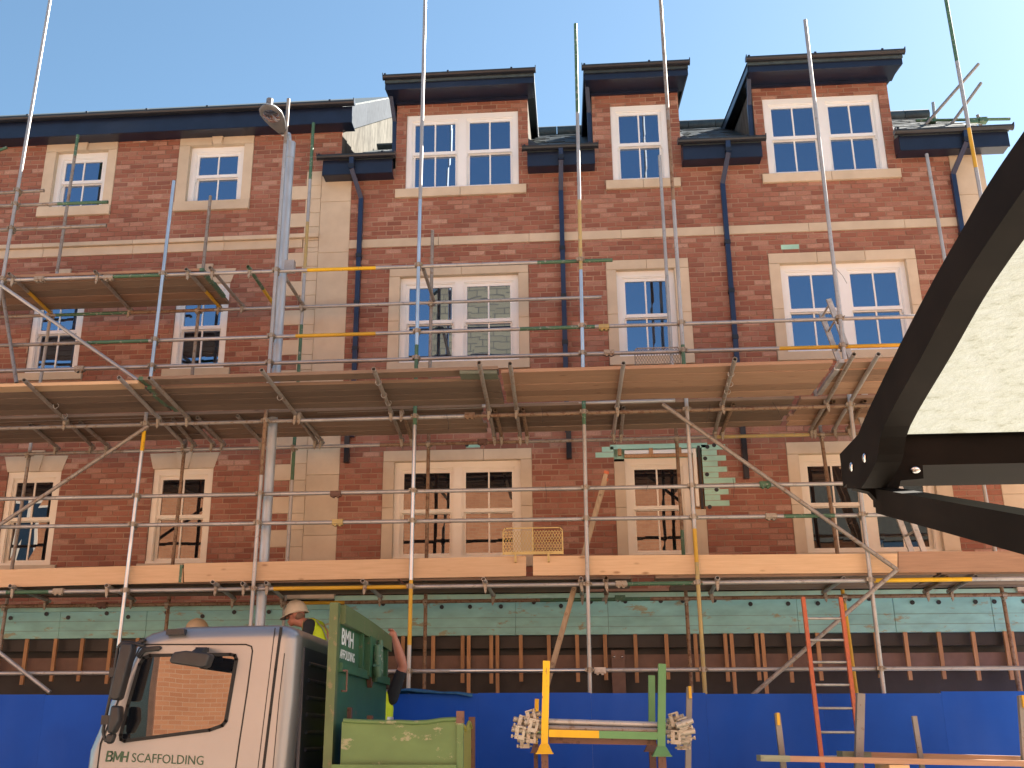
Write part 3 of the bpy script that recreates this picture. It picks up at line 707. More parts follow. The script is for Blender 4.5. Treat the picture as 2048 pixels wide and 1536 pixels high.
MB().hexa([(0.3, -20.2, 14.1), (0.3, -15.1, 14.1), (-1.9, -15.1, 16.5), (-1.9, -20.2, 16.5), (0.3, -20.2, 14.2), (0.3, -15.1, 14.2), (-1.9, -15.1, 16.6), (-1.9, -20.2, 16.6)]).build('roof', 'slate', gab)
MB().hexa([(-4.2, -15.1, 14.1), (-4.2, -20.2, 14.1), (-1.901, -20.2, 16.5), (-1.901, -15.1, 16.5), (-4.2, -15.1, 14.2), (-4.2, -20.2, 14.2), (-1.901, -20.2, 16.6), (-1.901, -15.1, 16.6)]).build('roof', 'slate', gab)

# ------------------------------------------------------------------ scaffolding
FY, BY, TR = -1.60, -0.30, 0.02415
scaf = thing('scaffolding', 'steel tube scaffolding with timber board decks in front of the brick facade', 'scaffolding', (-1, -1, 0))
G, Nw, D_, Ru, Ye, Gr = 'galv', 'galv_new', 'galv_dull', 'galv_rust', 'paint_yellow', 'paint_green'
def stube(name, p0, p1, segs=G, parent=None, axis=None):
    p0, p1 = Vector(p0), Vector(p1); mb = MB()
    if isinstance(segs, str): segs = [(1, segs)]
    if axis is not None:      # bands surveyed as sight lines: turn each into a fraction along the tube
        out = []
        for b, mn in segs:
            if b > 1.001:
                k, y, ref = axis
                if k == 'v': b = (p0.z - at(ref, b, y).z) / (p0.z - p1.z)
                else: b = (at(b, ref, y).x - p0.x) / (p1.x - p0.x)
            out.append((min(1, b), mn))
        segs = out
    names = []; a = 0
    for b, mn in segs:
        if mn not in names: names.append(mn)
        mb.tube(p0.lerp(p1, a), p0.lerp(p1, b), TR, 12, names.index(mn), hollow=True); a = b
    return mb.build(name, names, parent or scaf)
COUP = []
mb = MB(); mb.tube((0, 0, -.028), (0, 0, .028), .034, 12, hollow=False); mb.tube((-.028, .05, 0), (.028, .05, 0), .034, 12, hollow=False)
mb.box(-.05, -.03, -.03, .03, -.02, .02); mb.box(.03, .052, -.012, .012, -.012, .012); mb.tube((.042, -.05, 0), (.042, .02, 0), .008, 6, hollow=False)
mb.box(-.02, .02, .02, .08, -.055, -.03); mb.tube((0, .05, -.085), (0, .05, -.02), .008, 6, hollow=False)
COUP.append(mb.mesh('coupler', ['coupler_steel'], Vector((0, 0, 0)))[0])
mb = MB(); mb.tube((-.022, 0, 0), (.022, 0, 0), .033, 12, hollow=False); mb.tube((0, -.022, .048), (0, .022, .048), .033, 12, hollow=False)
mb.box(-.016, .016, -.045, -.03, -.06, .03); mb.tube((0, -.038, -.09), (0, -.038, .02), .007, 6, hollow=False); mb.box(-.012, .012, -.05, -.026, -.075, -.055)
COUP.append(mb.mesh('coupler', ['coupler_steel'], Vector((0, 0, 0)))[0])
def coupler(p, kind=0, rz=0.0): place('coupler', COUP[kind], Vector(p), scaf, rot=(random.uniform(-.08, .08), random.uniform(-.1, .1), rz))
def sleeve(px, py, y, matn='coupler_steel'):
    p = at(px, py, y); mb = MB(); mb.box(p.x - .065, p.x + .065, p.y - .036, p.y + .03, p.z - .033, p.z + .033); mb.box(p.x - .06, p.x + .06, p.y - .05, p.y - .036, p.z - .02, p.z + .014)
    mb.box(p.x - .04, p.x - .015, p.y - .03, p.y + .02, p.z - .048, p.z - .033); mb.box(p.x + .015, p.x + .04, p.y - .03, p.y + .02, p.z - .048, p.z - .033)
    mb.build('sleeve_coupler', matn, scaf)
def extend(a, b, z): # point on the line a-b at height z
    t = (z - a.z) / (b.z - a.z); return a + (b - a) * t
stdF = []
def standard(top, mid, bot, y, segs, lst=None, top_h=None):
    a = at(*top, y); b = at(*bot, y)
    if top_h: a = extend(a, b, top_h)
    g = extend(a, b, .14); g.y = y
    # a standard is nearly plumb: keep the sight of both ends and let it run down to the ground
    stube('standard', a, g, segs, axis=('v', y, (top[0] + bot[0]) / 2)); MB().box(g.x - .075, g.x + .075, y - .075, y + .075, .121, .14).build('base_plate', 'rust_steel', scaf)
    if lst is not None: lst.append((a, g))
    return a, g
standard((100, 0), 0, (5, 560), FY, [(700, G), (1, D_)], stdF, 14.0)
standard((348, 362), 0, (240, 1270), FY, [(770, Nw), (862, D_), (902, 'paint_yellow_new'), (1, Nw)], stdF)
standard((577, 198), 0, (503, 1225), FY, [(290, D_), (800, G), (950, Ru), (1, G)], stdF)
standard((850, 0), 0, (817, 1370), FY, [(400, G), (690, Nw), (850, Gr), (1160, Nw), (1290, Ye), (1, G)], stdF, 13.9)
standard((1151, 48), 0, (1180, 1385), FY, [(225, Gr), (400, G), (540, 'paint_yellow_pale'), (780, Nw), (850, Gr), (1, G)], stdF)
standard((1321, 0), 0, (1410, 1385), FY, [(240, D_), (400, Ru), (690, G), (730, Gr), (1058, G), (1125, 'paint_yellow'), (1, 'paint_yellow_pale')], stdF, 13.4)
standard((1610, 40), 0, (1768, 1388), FY, G, stdF)
standard((1892, 0), 0, (2052, 900), FY, [(120, Gr), (255, G), (335, Ye), (1, G)], stdF, 13.0)
stdB = []
standard((156, 270), 0, (25, 1130), BY, [(315, Gr), (545, D_), (900, G), (1, D_)], stdB)
standard((421, 392), 0, (343, 1150), BY, [(750, D_), (1, Ru)], stdB)
standard((627, 246), 0, (573, 1150), BY, [(360, Gr), (445, G), (548, 'paint_yellow_pale'), (650, G), (960, Gr), (1, G)], stdB)
standard((865, 461), 0, (848, 1385), BY, [(750, D_), (1, Ru)], stdB)
standard((1319, 311), 0, (1383, 1375), BY, [(750, G), (1060, Ru), (1115, Gr), (1, Ru)], stdB)
standard((1600, 560), 0, (1715, 1400), BY, [(870, D_), (1180, Ru), (1, Ye)], stdB, 6.3)
standard((1853, 308), 0, (2046, 1425), BY, [(1150, G), (1, Ru)], stdB)
railF, railB = [], []
def rail(name, a, b, y, segs=G, lst=None, ext=(0, 0)):
    p, q = at(*a, y), at(*b, y); d = (q - p).normalized(); p -= d * ext[0]; q += d * ext[1]
    stube(name, p, q, segs, axis=('h', y, (a[1] + b[1]) / 2))
    if lst is not None: lst.append((p, q))
    return p, q
F2, B2 = FY + .05, BY - .05
# short rails at the far left top
for a, b, mt in (((0, 386), (88, 381), D_), ((0, 412), (216, 404), [(.8, D_), (.9, Gr), (1, Gr)]), ((0, 460), (213, 451), D_), ((0, 300), (14, 295), Gr)):
    rail('guard_rail', a, b, F2 if a[1] != 300 else BY, mt, railF, (2.0, 0))
# lift three
rail('ledger', (25, 560), (1225, 520), F2, [(228, G), (322, Gr), (615, G), (752, 'paint_yellow_new'), (1075, G), (1, Gr)], railF, (2.5, 0))
rail('ledger', (0, 634), (1203, 594), B2, [(115, D_), (262, Gr), (430, Ru), (1, G)], railB, (2.5, 0))
# guard rails over the main deck
rail('guard_rail', (0, 691), (1826, 633), F2, [(178, D_), (300, Gr), (592, G), (752, 'paint_yellow'), (1040, G), (1190, Gr), (1, G)], railF, (2.5, 2))
rail('guard_rail', (0, 742), (1800, 690), F2, [(1560, G), (1, Ye)], railF, (2.5, 2))
# lift two ledgers
rail('ledger', (0, 857), (1738, 811), F2, [(600, D_), (930, G), (1, Ru)], railF, (2.5, 2))
rail('ledger', (0, 909), (1665, 868), B2, [(250, D_), (760, G), (1050, Ru), (1430, D_), (1620, 'paint_yellow_pale'), (1, Ru)], railB, (2.5, 2.5))
p, q = atz(0, 841, 5.478), atz(1350, 801, 5.478); stube('edge_tube', p + (p - q).normalized() * 2.5, q, G)
# guard rails over the lowest deck
rail('guard_rail', (0, 998), (1695, 967), F2, G, railF, (2, 3))
rail('guard_rail', (0, 1054), (1820, 1029), F2, [(1568, G), (1670, Gr), (1, G)], railF, (2, 2))
# lift one ledgers and the knee rail
rail('ledger', (0, 1185), (2048, 1157), F2, [(15, G), (100, Gr), (548, G), (815, Ye), (1255, G), (1405, Gr), (1748, G), (1945, 'paint_yellow_new'), (1, G)], railF, (1.5, 1.5))
rail('ledger', (0, 1213), (2048, 1189), B2, [(590, Ru), (690, Ye), (1080, Ru), (1300, Gr), (1, Ru)], railB, (1.5, 1.5))
rail('knee_rail', (0, 1347), (2048, 1336), F2, [(900, G), (1190, Nw), (1, G)], railF, (1.5, 1.5))
# braces
for a, b, mt in (((0, 569), (275, 760), G), ((-10, 1056), (296, 852), D_), ((1325, 808), (1795, 1140), D_), ((1795, 1138), (1505, 1390), D_), ((-20, 1290), (100, 1385), G)):
    p, q = at(*a, FY - .05), at(*b, FY - .05); stube('brace', p, q, mt)
stube('brace', at(2, 565, -1.2), at(33, 766, -1.9), D_)
stube('brace', at(846, 535, -1.5), at(868, 603, -.34), D_)
for A, lst, y, o in ((stdF, railF, FY, .0), (stdB, railB, BY, 0)):
    for a, g in A:
        for p, q in lst:
            t = 0
            for _ in range(3):
                z = p.z + (q.z - p.z) * ((a.x + (g.x - a.x) * t) - p.x) / (q.x - p.x); t = (a.z - z) / (a.z - g.z)
            x = a.x + (g.x - a.x) * t
            if 0 <= t <= 1 and p.x - .05 < x < q.x + .05: coupler((x, y, z), 0, 0 if y == FY else math.pi)
for px, py, y, mt in ((1208, 655, F2, 'paint_yellow_pale'), (1218, 706, F2, 'coupler_steel'), (218, 556, F2, 'coupler_steel'), (80, 559, F2, 'coupler_steel'), (160, 738, F2, 'coupler_steel'), (672, 988, F2, 'rust_steel'), (676, 1045, F2, 'paint_yellow_pale'),
                      (965, 884, B2, 'rust_steel'), (940, 832, F2, 'galv_rust'), (1242, 1168, F2, 'coupler_steel'), (118, 1183, F2, 'coupler_steel'), (1200, 1341, F2, 'galv'), (1542, 1033, F2, 'coupler_steel'), (1530, 969, F2, 'paint_green'), (1240, 1196, B2, 'paint_green'), (205, 1210, B2, 'rust_steel')):
    sleeve(px, py, y, mt)
# transoms: the long ones run out past the front to carry the fan of boards
def ledz(p, q, x): return p.z + (q.z - p.z) * (x - p.x) / (q.x - p.x)
L2F = [r for r in railF][6]; L1F = railF[9]; L3F = railF[4]
def transom(tip, end, z, yb=-.22, mt=D_):
    a, b = atz(*tip, z), atz(*end, z); d = (b - a); b = a + d * ((yb - a.y) / d.y)
    stube('transom', a, b, mt)
    for yy in (F2, B2):
        if a.y < yy - .02: p = a + (b - a) * ((yy - a.y) / (b.y - a.y)); coupler((p.x, yy, z - .048), 1)
    return a, b
Z2 = 5.425; Z1 = 3.325; Z3 = 7.435
for tip, end in (((48, 760), (205, 912)), ((238, 755), (372, 892)), ((298, 756), (432, 893)), ((523, 740), (640, 893)), ((747, 738), (810, 893)), ((958, 725), (992, 888)), ((1020, 727), (1042, 884)), ((1247, 726), (1225, 880)), ((1470, 718), (1425, 880)), ((1708, 708), (1612, 876)), ((1757, 708), (1660, 872))):
    transom(tip, end, Z2, mt=random.choice((D_, D_, G)))
for tip, end in (((160, 845), (232, 905)), ((345, 838), (398, 900)), ((395, 835), (455, 895)), ((475, 832), (528, 890)), ((598, 828), (650, 890)), ((803, 823), (825, 882)), ((990, 820), (1005, 880)), ((1045, 818), (1056, 880)), ((1247, 815), (1240, 886)), ((1467, 808), (1437, 880)), ((1668, 803), (1618, 872)), ((1730, 802), (1690, 868)), ((60, 850), (140, 915))):
    transom(tip, end, Z2, mt=random.choice((D_, Ru)))
for tip, end, mt in (((18, 547), (105, 630), [(.4, D_), (1, Ye)]), ((190, 543), (264, 624), D_), ((372, 538), (437, 612), [(.5, D_), (1, Ye)]), ((420, 535), (487, 614), D_), ((496, 533), (549, 612), [(.5, Gr), (1, Ye)]), ((566, 548), (604, 607), D_)):
    transom(tip, end, Z3, mt=mt)
for tip, end in (((20, 1172), (128, 1213)), ((213, 1171), (292, 1212)), ((425, 1164), (480, 1206)), ((485, 1167), (540, 1205)), ((532, 1166), (575, 1204)), ((725, 1162), (772, 1203)), ((967, 1158), (992, 1200)), ((1162, 1157), (1165, 1198)), ((1212, 1156), (1212, 1198)), ((1435, 1156), (1418, 1196)), ((1688, 1157), (1633, 1194)), ((1895, 1155), (1835, 1192)), ((1952, 1153), (1880, 1192))):
    transom(tip, end, Z1, mt=random.choice((D_, Ru, G)))
# boards
def board(x0, x1, y0, y1, z, matn, ends=(None, None), name='platform_board'):
    mb = MB(); s = random.uniform(-.006, .006); e = random.uniform(.005, .010)
    mb.hexa([(x0, y0 + e, z + s), (x1, y0 + e, z - s), (x1, y1 - e, z - s), (x0, y1 - e, z + s), (x0, y0 + e, z + .038 + s), (x1, y0 + e, z + .038 - s), (x1, y1 - e, z + .038 - s), (x0, y1 - e, z + .038 + s)])
    b = mb.build(name, matn, scaf)
    for xx, en, k in ((x0, ends[0], 0), (x1, ends[1], 1)):
        if en:
            a, c = (xx - .004, xx + .05) if k == 0 else (xx - .05, xx + .004)
            MB().box(a, c, y0 + e - .002, y1 - e + .002, z + (s if k == 0 else -s) - .002, z + .04 + (s if k == 0 else -s)).build('end_band', en, b)
    return b
zb2 = Z2 + TR + .006
X_a, X_b = at(272, 770, -2.8).x, at(1000, 750, -2.8).x
for i in range(5):
    y0 = -2.86 + i * .230
    board(-9.6 + random.uniform(-.2, .2), X_a + random.uniform(-.03, .05), y0, y0 + .225, zb2, 'board_old' if i else 'board_toe')
    xm = X_a + .03
    board(xm + random.uniform(-.02, .06), X_b - .02, y0 + .01, y0 + .235, zb2 + .045 * (i == 0), 'board_old', ('paint_green', None))
    if i == 0: board(X_b - .45, X_b - .03, y0 + .0, y0 + .22, zb2, 'board_rot')
for i in range(5):
    y0 = -2.88 + i * .230
    xe = at(1665, 745, -2.8).x
    board(X_b + .01 + random.uniform(0, .03), xe + random.uniform(-.02, .02), y0, y0 + .225, zb2, 'board_new', (None, None))
    board(xe + .07, xe + 3.6, y0, y0 + .225, zb2, 'board_new', ('galv', None))
for i in range(5):
    y0 = -1.60 + i * .235
    for xa, xb_, mt in ((-9.8, X_a + .1, 'board_old'), (X_a + .12, -1.0, 'board_old'), (-.98, 2.8, 'board_old'), (2.82, 6.6, 'board_new')):
        board(xa + random.uniform(0, .06), xb_ - random.uniform(0, .05), y0, y0 + .225, zb2 + random.choice((0, .0, .004)), mt)
zb3 = Z3 + TR + .006
xl3 = at(412, 575, -1.0).x
for i in range(5):
    y0 = -1.52 + i * .232
    board(-8.9 + random.uniform(-.1, .1), xl3 + .14 - .0 * i + random.uniform(-.01, .01), y0, y0 + .225, zb3, 'board_new' if i in (0, 3) else 'board_old', (None, 'paint_green' if i < 4 else None))
zb1 = Z1 + TR + .006
for i in range(5):
    y0 = -1.50 + i * .232
    for xa, xb_ in ((-9.5, -5.8), (-5.78, -2.0), (-1.98, 0.75 if i < 4 else .3), (1.25 if i else 1.0, 4.2), (4.22, 7.6)):
        board(xa, xb_ - random.uniform(0, .04), y0, y0 + .225, zb1, 'board_old')
# toe boards on edge along the lowest deck
def toe(a, b, top, bot, matn, end=None, dy=0.0):
    y = FY + .075 + dy; p, q = at(a, top[0], y), at(b, top[1], y); r_, s_ = at(b, bot[1], y), at(a, bot[0], y)
    mb = MB(); mb.hexa([(s_.x, y, s_.z), (r_.x, y, r_.z), (r_.x, y + .038, r_.z), (s_.x, y + .038, s_.z), (p.x, y, p.z), (q.x, y, q.z), (q.x, y + .038, q.z), (p.x, y + .038, p.z)])
    t = mb.build('toe_board', matn, scaf)
    if end: MB().box(q.x - .03, q.x + .004, y - .003, y + .04, r_.z + .001, q.z - .001).build('end_band', end, t)
toe(-60, 365, (1141, 1129), (1176, 1165), 'board_toe', 'paint_green')
toe(368, 1052, (1127, 1112), (1164, 1152), 'board_toe')
toe(1066, 1795, (1112, 1107), (1151, 1145), 'board_toe')
toe(1797, 2300, (1103, 1102), (1145, 1142), 'board_new')
# tie wires left hanging on tubes
for px, py, dx, dy in ((1090, 972, 2, 32), (1296, 968, -4, 14), (1466, 965, 1, 30), (893, 836, 4, 26), (1083, 823, 2, 22), (1545, 812, 18, 26), (1420, 816, -8, 30), (1672, 545, 22, 22)):
    p = at(px, py - 8, F2 - .04); q = at(px + dx, py + dy, F2 - .05); mq = p.lerp(q, .5) + Vector((.01, -.01, 0))
    MB().path([p, mq, q], .0025, 5).build('tie_wire', 'wire', scaf)
# loops of tie wire round the outer transoms
for px, py in ((112, 812), (130, 832), (560, 795), (757, 765), (768, 790), (777, 806), (1462, 748), (1460, 768), (1455, 783)):
    p = atz(px, py, Z2 - .03); mb = MB(); pts = [p + Vector((.034 * math.cos(a), .01 * math.sin(2 * a), .034 * math.sin(a))) for a in [i * math.pi / 5 for i in range(-6, 3)]]
    mb.path(pts, .004, 5).build('tie_wire', 'galv', scaf)
# low staging behind the lorry where the men stand
for z, xa, xb_, ys in ((1.16, -5.6, -3.75, -1.33), (at(590, 1202, -1.1).z - 1.728 * .98 - .04, -3.7, -2.1, -1.33), (0.60, -2.6, -0.9, -2.86)):
    for i in range(2): board(xa, xb_, ys + i * .232, ys + .225 + i * .232, z, 'board_old')
    for xx in (xa + .2, xb_ - .2):
        stube('staging_leg', (xx, ys + .06, .0), (xx, ys + .06, z - .001)); stube('staging_leg', (xx, ys + .41, .0), (xx, ys + .41, z - .001))

# scaffold tubes standing behind the right-hand roof
rt = thing('roof_scaffold', 'loose green and grey scaffold tubes standing up behind the right roof end', 'scaffolding', at(1920, 240, 1.2))
YR = 1.0
for a, b, mt in (((1832, 241), (2020, 238), Gr), ((1866, 205), (1872, 262), G), ((1840, 262), (1957, 128), D_), ((1893, 262), (1962, 166), D_), ((1955, 230), (1965, 262), D_)):
    o = {241: 0, 205: .05, 262: -.05, 230: .05}[a[1]]
    stube('tube', at(*a, YR + o), at(*b, YR + o), mt, rt)
for px, py in ((1862, 241), (1946, 243), (1965, 241)):
    p = at(px, py, YR); MB().box(p.x - .06, p.x + .06, p.y - .05, p.y + .05, p.z - .045, p.z + .035).build('clamp', 'paint_green', rt)

# ------------------------------------------------------------------ guards and ladders
def brickguard(x0, x1, z0, z1, y, label, hooks, matn='mesh_yellow', halves=True):
    t = thing('brick_guard', label, 'mesh guard', ((x0 + x1) / 2, y, z0))
    mb = MB(); r = .012
    pts = [(x0, z0), (x0, z1 - .03), (x0 + .03, z1), (x1 - .03, z1), (x1, z1 - .03), (x1, z0)]
    mb.ribbon_y(pts, .012, y - .006, y + .006); mb.box(x0, x1, y - .004, y + .004, z0, z0 + .035)
    if halves: mb.box((x0 + x1) / 2 - .006, (x0 + x1) / 2 + .006, y - .005, y + .005, z0, z1)
    mb.build('frame', matn, t)
    mesh = MB(); W, H = x1 - x0, z1 - z0; s = .034; h = .062
    def seg(xa, za, xb_, zb):
        for lim, sg in ((x0, 1), (x1, -1)):
            pass
        mesh.ribbon_y([(xa, za), (xb_, zb)], .006, y - .003, y + .003)
    nx, nz = int(W / s), int((H - .035) / (h / 2))
    for j in range(nz):
        for i in range(nx + 1):
            za = z0 + .035 + j * h / 2; zb = za + h / 2
            if zb > z1: continue
            xa = x0 + i * s + (0 if j % 2 == 0 else s / 2)
            for xe in (xa - s / 2, xa + s / 2):
                if x0 <= xe <= x1 and x0 <= xa <= x1: seg(xa, za, xe, zb)
    mesh.build('wire_mesh', matn, t, kind='stuff')
    for hx in hooks: MB().box(hx - .012, hx + .012, y - .02, y - .008, z0 - .085, z0 + .03).box(hx - .012, hx + .012, y - .02, y + .03, z0 - .09, z0 - .082).build('hook', matn, t)
p, q = at(1006, 1057, -1.56), at(1126, 1108, -1.56)
brickguard(p.x, q.x, q.z, p.z, -1.56, 'faded yellow mesh brick guard hooked over the lowest toe board', (at(1031, 1110, -1.56).x, at(1097, 1110, -1.56).x))
p, q = at(1269, 697, -1.50), at(1362, 735, -1.50)
brickguard(p.x, q.x, q.z - .05, p.z, -1.50, 'galvanised mesh brick guard behind the guard rail on the upper deck', (at(1319, 725, -1.5).x,), 'galv_dull', False)

def ladder(name, label, A0, A1, B0, B1, rung_t, smat, rmat, sw=.035, sd=.07, caps=None, round_=False):
    A0, A1, B0, B1 = map(Vector, (A0, A1, B0, B1)); t = thing('ladder', label, 'ladder', (A0 + B0) / 2)
    side = (B0 - A0).normalized()
    for a, b in ((A0, A1), (B0, B1)):
        mb = MB()
        if round_: mb.tube(a, b, .024, 10, hollow=True)
        else: mb.beam(a, b, sw, sd, up=side.cross((b - a).normalized()))
        mb.build('stile', smat, t)
        if caps: mb = MB(); mb.beam(b - (b - a).normalized() * .02, b + (b - a).normalized() * .015, sw + .012, sd + .012, up=side.cross((b - a).normalized())); mb.build('end_cap', caps, t)
    for k in rung_t: MB().tube(A0.lerp(A1, k) - side * .022, B0.lerp(B1, k) + side * .022, .014, 8, hollow=True).build('rung', rmat, t)
    return t
# orange ladder against the lowest lift
yt, yb_ = -1.95, -3.0
a1, b1 = at(1606, 1196, yt), at(1681, 1196, yt); a0, b0 = at(1648, 1560, -2.62), at(1727, 1560, -2.62)
a0 = extend(a1, a0, .13); b0 = extend(b1, b0, .13)
tot = (a1 - a0).length
ladder('l', 'orange painted ladder with pale rungs leaning on the lowest lift', a0, a1, b0, b1, [1 - (.245 + .25 * i) / tot for i in range(12) if (.245 + .25 * i) < tot - .1], 'orange_paint', 'aluminium', .04, .05, None)
# aluminium ladder climbing sideways through the lowest deck
p1, p0 = at(1213, 945, -1.18), at(1104, 1331, -1.18); p0 = extend(p1, p0, .14); dv = Vector((0, .36, 0))
ladder('l', 'dusty aluminium ladder with orange end caps seen edge on at mid deck', p0, p1, p0 + dv, p1 + dv, [i / 16 for i in range(1, 16)], 'ladder_wood', 'rust_steel', .028, .052, 'orange_paint')
# ladder rising from the lowest deck past the main deck on the right
p1, p0 = at(1657, 598, -1.05), at(1848, 1103, -1.05); p0 = extend(p1, p0, 3.40); r1, r0 = at(1642, 626, -.72), at(1823, 1103, -.72); r0 = extend(r1, r0, 3.40)
ladder('l', 'grey green aluminium ladder rising past the main deck by the right double window', p0, p1, r0, r1, [i / 13 for i in range(1, 13)] + [.985], 'aluminium', 'aluminium', .03, .065)

# ------------------------------------------------------------------ street lamp
lx = at(552, 748, -1.35).x
topc = at(578, 286, -1.35)
lamp = thing('street_lamp', 'tall galvanised street lamp with grey oval lantern rising through the scaffolding', 'street lamp', (lx, -1.35, 0))
MB().tube((lx, -1.35, .1), (lx, -1.35, 1.3), .085, 16, hollow=False).tube((lx, -1.35, 1.3), (lx, -1.35, topc.z - .25), .062, 16, hollow=False, r1=.06).tube((lx, -1.35, topc.z - .25), (lx, -1.35, topc.z + .0), .068, 16, hollow=False).build('column', 'lamp_column', lamp)
e0, e1 = at(566, 268, -1.55), at(531, 209, -2.2)
MB().tube((lx - .0, -1.36, topc.z - .15), (lx - .03, -1.38, topc.z + .12), .034, 10, hollow=False).tube((lx - .03, -1.38, topc.z + .12), e0, .03, 10, hollow=False).build('bracket', 'lamp_column', lamp)
ax = (e1 - e0); L = ax.length; ax.normalize(); sd_ = ax.cross(Vector((0, 0, 1))).normalized(); upv = sd_.cross(ax)
mb = MB(); rings = []; n = 16
prof = [(0, .045), (.12, .075), (.3, .115), (.5, .145), (.7, .155), (.87, .125), (.97, .06), (1.0, .01)]
vs = []
for t, r_ in prof:
    for i in range(n):
        a = 2 * math.pi * i / n; u = math.sin(a); vs.append(e0 + ax * (t * L) + sd_ * (r_ * math.cos(a)) + upv * (r_ * (.55 if u > 0 else .22) * u))
fs = [(j * n + i, j * n + (i + 1) % n, (j + 1) * n + (i + 1) % n, (j + 1) * n + i) for j in range(len(prof) - 1) for i in range(n)] + [tuple(range(n - 1, -1, -1))]
mb.add(vs, fs, 0, True); lant = mb.build('lantern', 'lamp_grey', lamp)
c = e0 + ax * (L * .66) - upv * .028
mb = MB(); bowl = []
for rr, dz in ((.112, 0), (.085, -.022), (.04, -.034), (.002, -.038)):
    for i in range(14): a = 2 * math.pi * i / 14; bowl.append(c + ax * (rr * 1.25 * math.cos(a)) + sd_ * (rr * math.sin(a)) + upv * dz)
mb.add(bowl, [(j * 14 + i, j * 14 + (i + 1) % 14, (j + 1) * 14 + (i + 1) % 14, (j + 1) * 14 + i) for j in range(3) for i in range(14)], 0, True); mb.build('lens', 'mirror_glass', lant)
mb = MB(); q = e0 + ax * (L * .82) + upv * .07; mb.tube(q, q + upv * .10, .045, 12, hollow=False); mb.build('photocell', 'lamp_grey', lant)
MB().box(lx + .03, lx + .16, -1.40, -1.30, at(575, 535, -1.35).z - .07, at(575, 535, -1.35).z + .09).build('clamp_box', 'galv', lamp)

# ------------------------------------------------------------------ hoarding
ho = thing('site_hoarding', 'bright blue plywood site hoarding along the foot of the scaffolding', 'hoarding', (0, -2.05, 0))
x = -12.0; k = 0
while x < 9:
    zt = at(1000, 1387, -2.05).z + random.choice((-.012, 0, 0, .006))
    hp = MB().box(x + .0006, x + 1.2194, -2.05, -2.032, .12, zt).build('hoarding_panel', 'hoarding_blue', ho)
    MB().box(x + .002, x + 1.218, -2.0315, -2.0, zt - .06, zt - .004).build('top_rail', 'hoarding_edge', hp)
    x += 1.22; k += 1
pts = [at(a, b, -2.09) for a, b in ((790, 1380), (815, 1377), (845, 1379), (880, 1384), (915, 1384), (945, 1388))]
mb = MB(); vs = []
for i, p in enumerate(pts):
    vs += [p + Vector((0, .10, -.05)), p + Vector((0, .07, .004)), p + Vector((0, .0, .0)), p + Vector((0, -.004 - .006 * (i % 2), -.018 - .008 * (i % 3)))]
mb.add(vs, [(4 * i + j, 4 * i + 4 + j, 4 * i + 5 + j, 4 * i + 1 + j) for i in range(len(pts) - 1) for j in range(3)], 0, True)
nb = mb.build('netting', 'netting_blue', None, label='crumpled strip of blue debris netting lying over the hoarding top', category='netting')
md = nb.modifiers.new('t', 'SOLIDIFY'); md.thickness = .004

# ------------------------------------------------------------------ lorry
YN, YFAR = -5.40, -2.95
P = lambda px, py, y=YN: (lambda v: (v.x, v.z))(at(px, py, y))
lor = thing('lorry', 'silver cabbed scaffolding lorry with green headboard, stakes and side bin', 'lorry', (-1, -4.2, 0))
prof = [P(165, 1536), P(170, 1500), P(215, 1395), P(252, 1318), P(262, 1296), P(270, 1283), P(280, 1273), P(296, 1264), P(322, 1257), P(358, 1251.5), P(452, 1249), P(550, 1247), P(572, 1249), P(590, 1258), P(599, 1275), P(590, 1400), P(578, 1536)]
zl = .55
prof = [(prof[0][0] - .02, zl)] + prof + [(prof[-1][0], zl)]
mb = MB(); mb.prism_y(prof, YN, YFAR + .1); cabo = mb.build('cab', 'lorry_silver', lor); fixnormals(cabo.data)
bv = cabo.modifiers.new('b', 'BEVEL'); bv.width = .13; bv.segments = 6; bv.limit_method = 'ANGLE'; bv.angle_limit = R(50)
for f in cabo.data.polygons: f.use_smooth = True
wn = cabo.modifiers.new('w', 'WEIGHTED_NORMAL')
yo = YN - .003
door = [P(192, 1560), P(201, 1487), P(232, 1412), P(268, 1318), P(279, 1297), P(292, 1289), P(492, 1289), P(503, 1293), P(505, 1302), P(494, 1385), P(478, 1490), P(468, 1560)]
MB().ribbon_y(door, .011, yo, YN + .002).build('door_seam', 'rubber', cabo)
MB().ribbon_y([P(562, 1256), P(551, 1340), P(540, 1430), P(524, 1560)], .022, yo - .001, YN + .01).build('rear_seal', 'rubber', cabo)
MB().ribbon_y([P(550, 1256), P(540, 1340), P(529, 1430), P(513, 1560)], .006, yo, YN + .01).build('panel_seam', 'rubber', cabo)
MB().ribbon_y([P(569, 1307), P(558, 1400), P(546, 1536)], .006, yo, YN + .01).build('panel_seam', 'rubber', cabo)
MB().ribbon_y([P(204, 1491), P(300, 1482), P(400, 1470), P(470, 1455)], .006, yo, YN + .002).build('panel_crease', 'lorry_silver', cabo)
gl = [P(301, 1311), P(461, 1309), P(470, 1311), P(473, 1319), P(452, 1442), P(445, 1451), P(420, 1460), P(250, 1482), P(243, 1479), P(242, 1470), P(256, 1412), P(280, 1329), P(288, 1316)]
MB().prism_y(gl, YN - .006, YN + .002).build('side_window', 'lorry_glass', cabo)
MB().ribbon_y(gl, .026, YN - .012, YN + .002, True).build('window_rubber', 'rubber', cabo)
fx = prof[2][0]
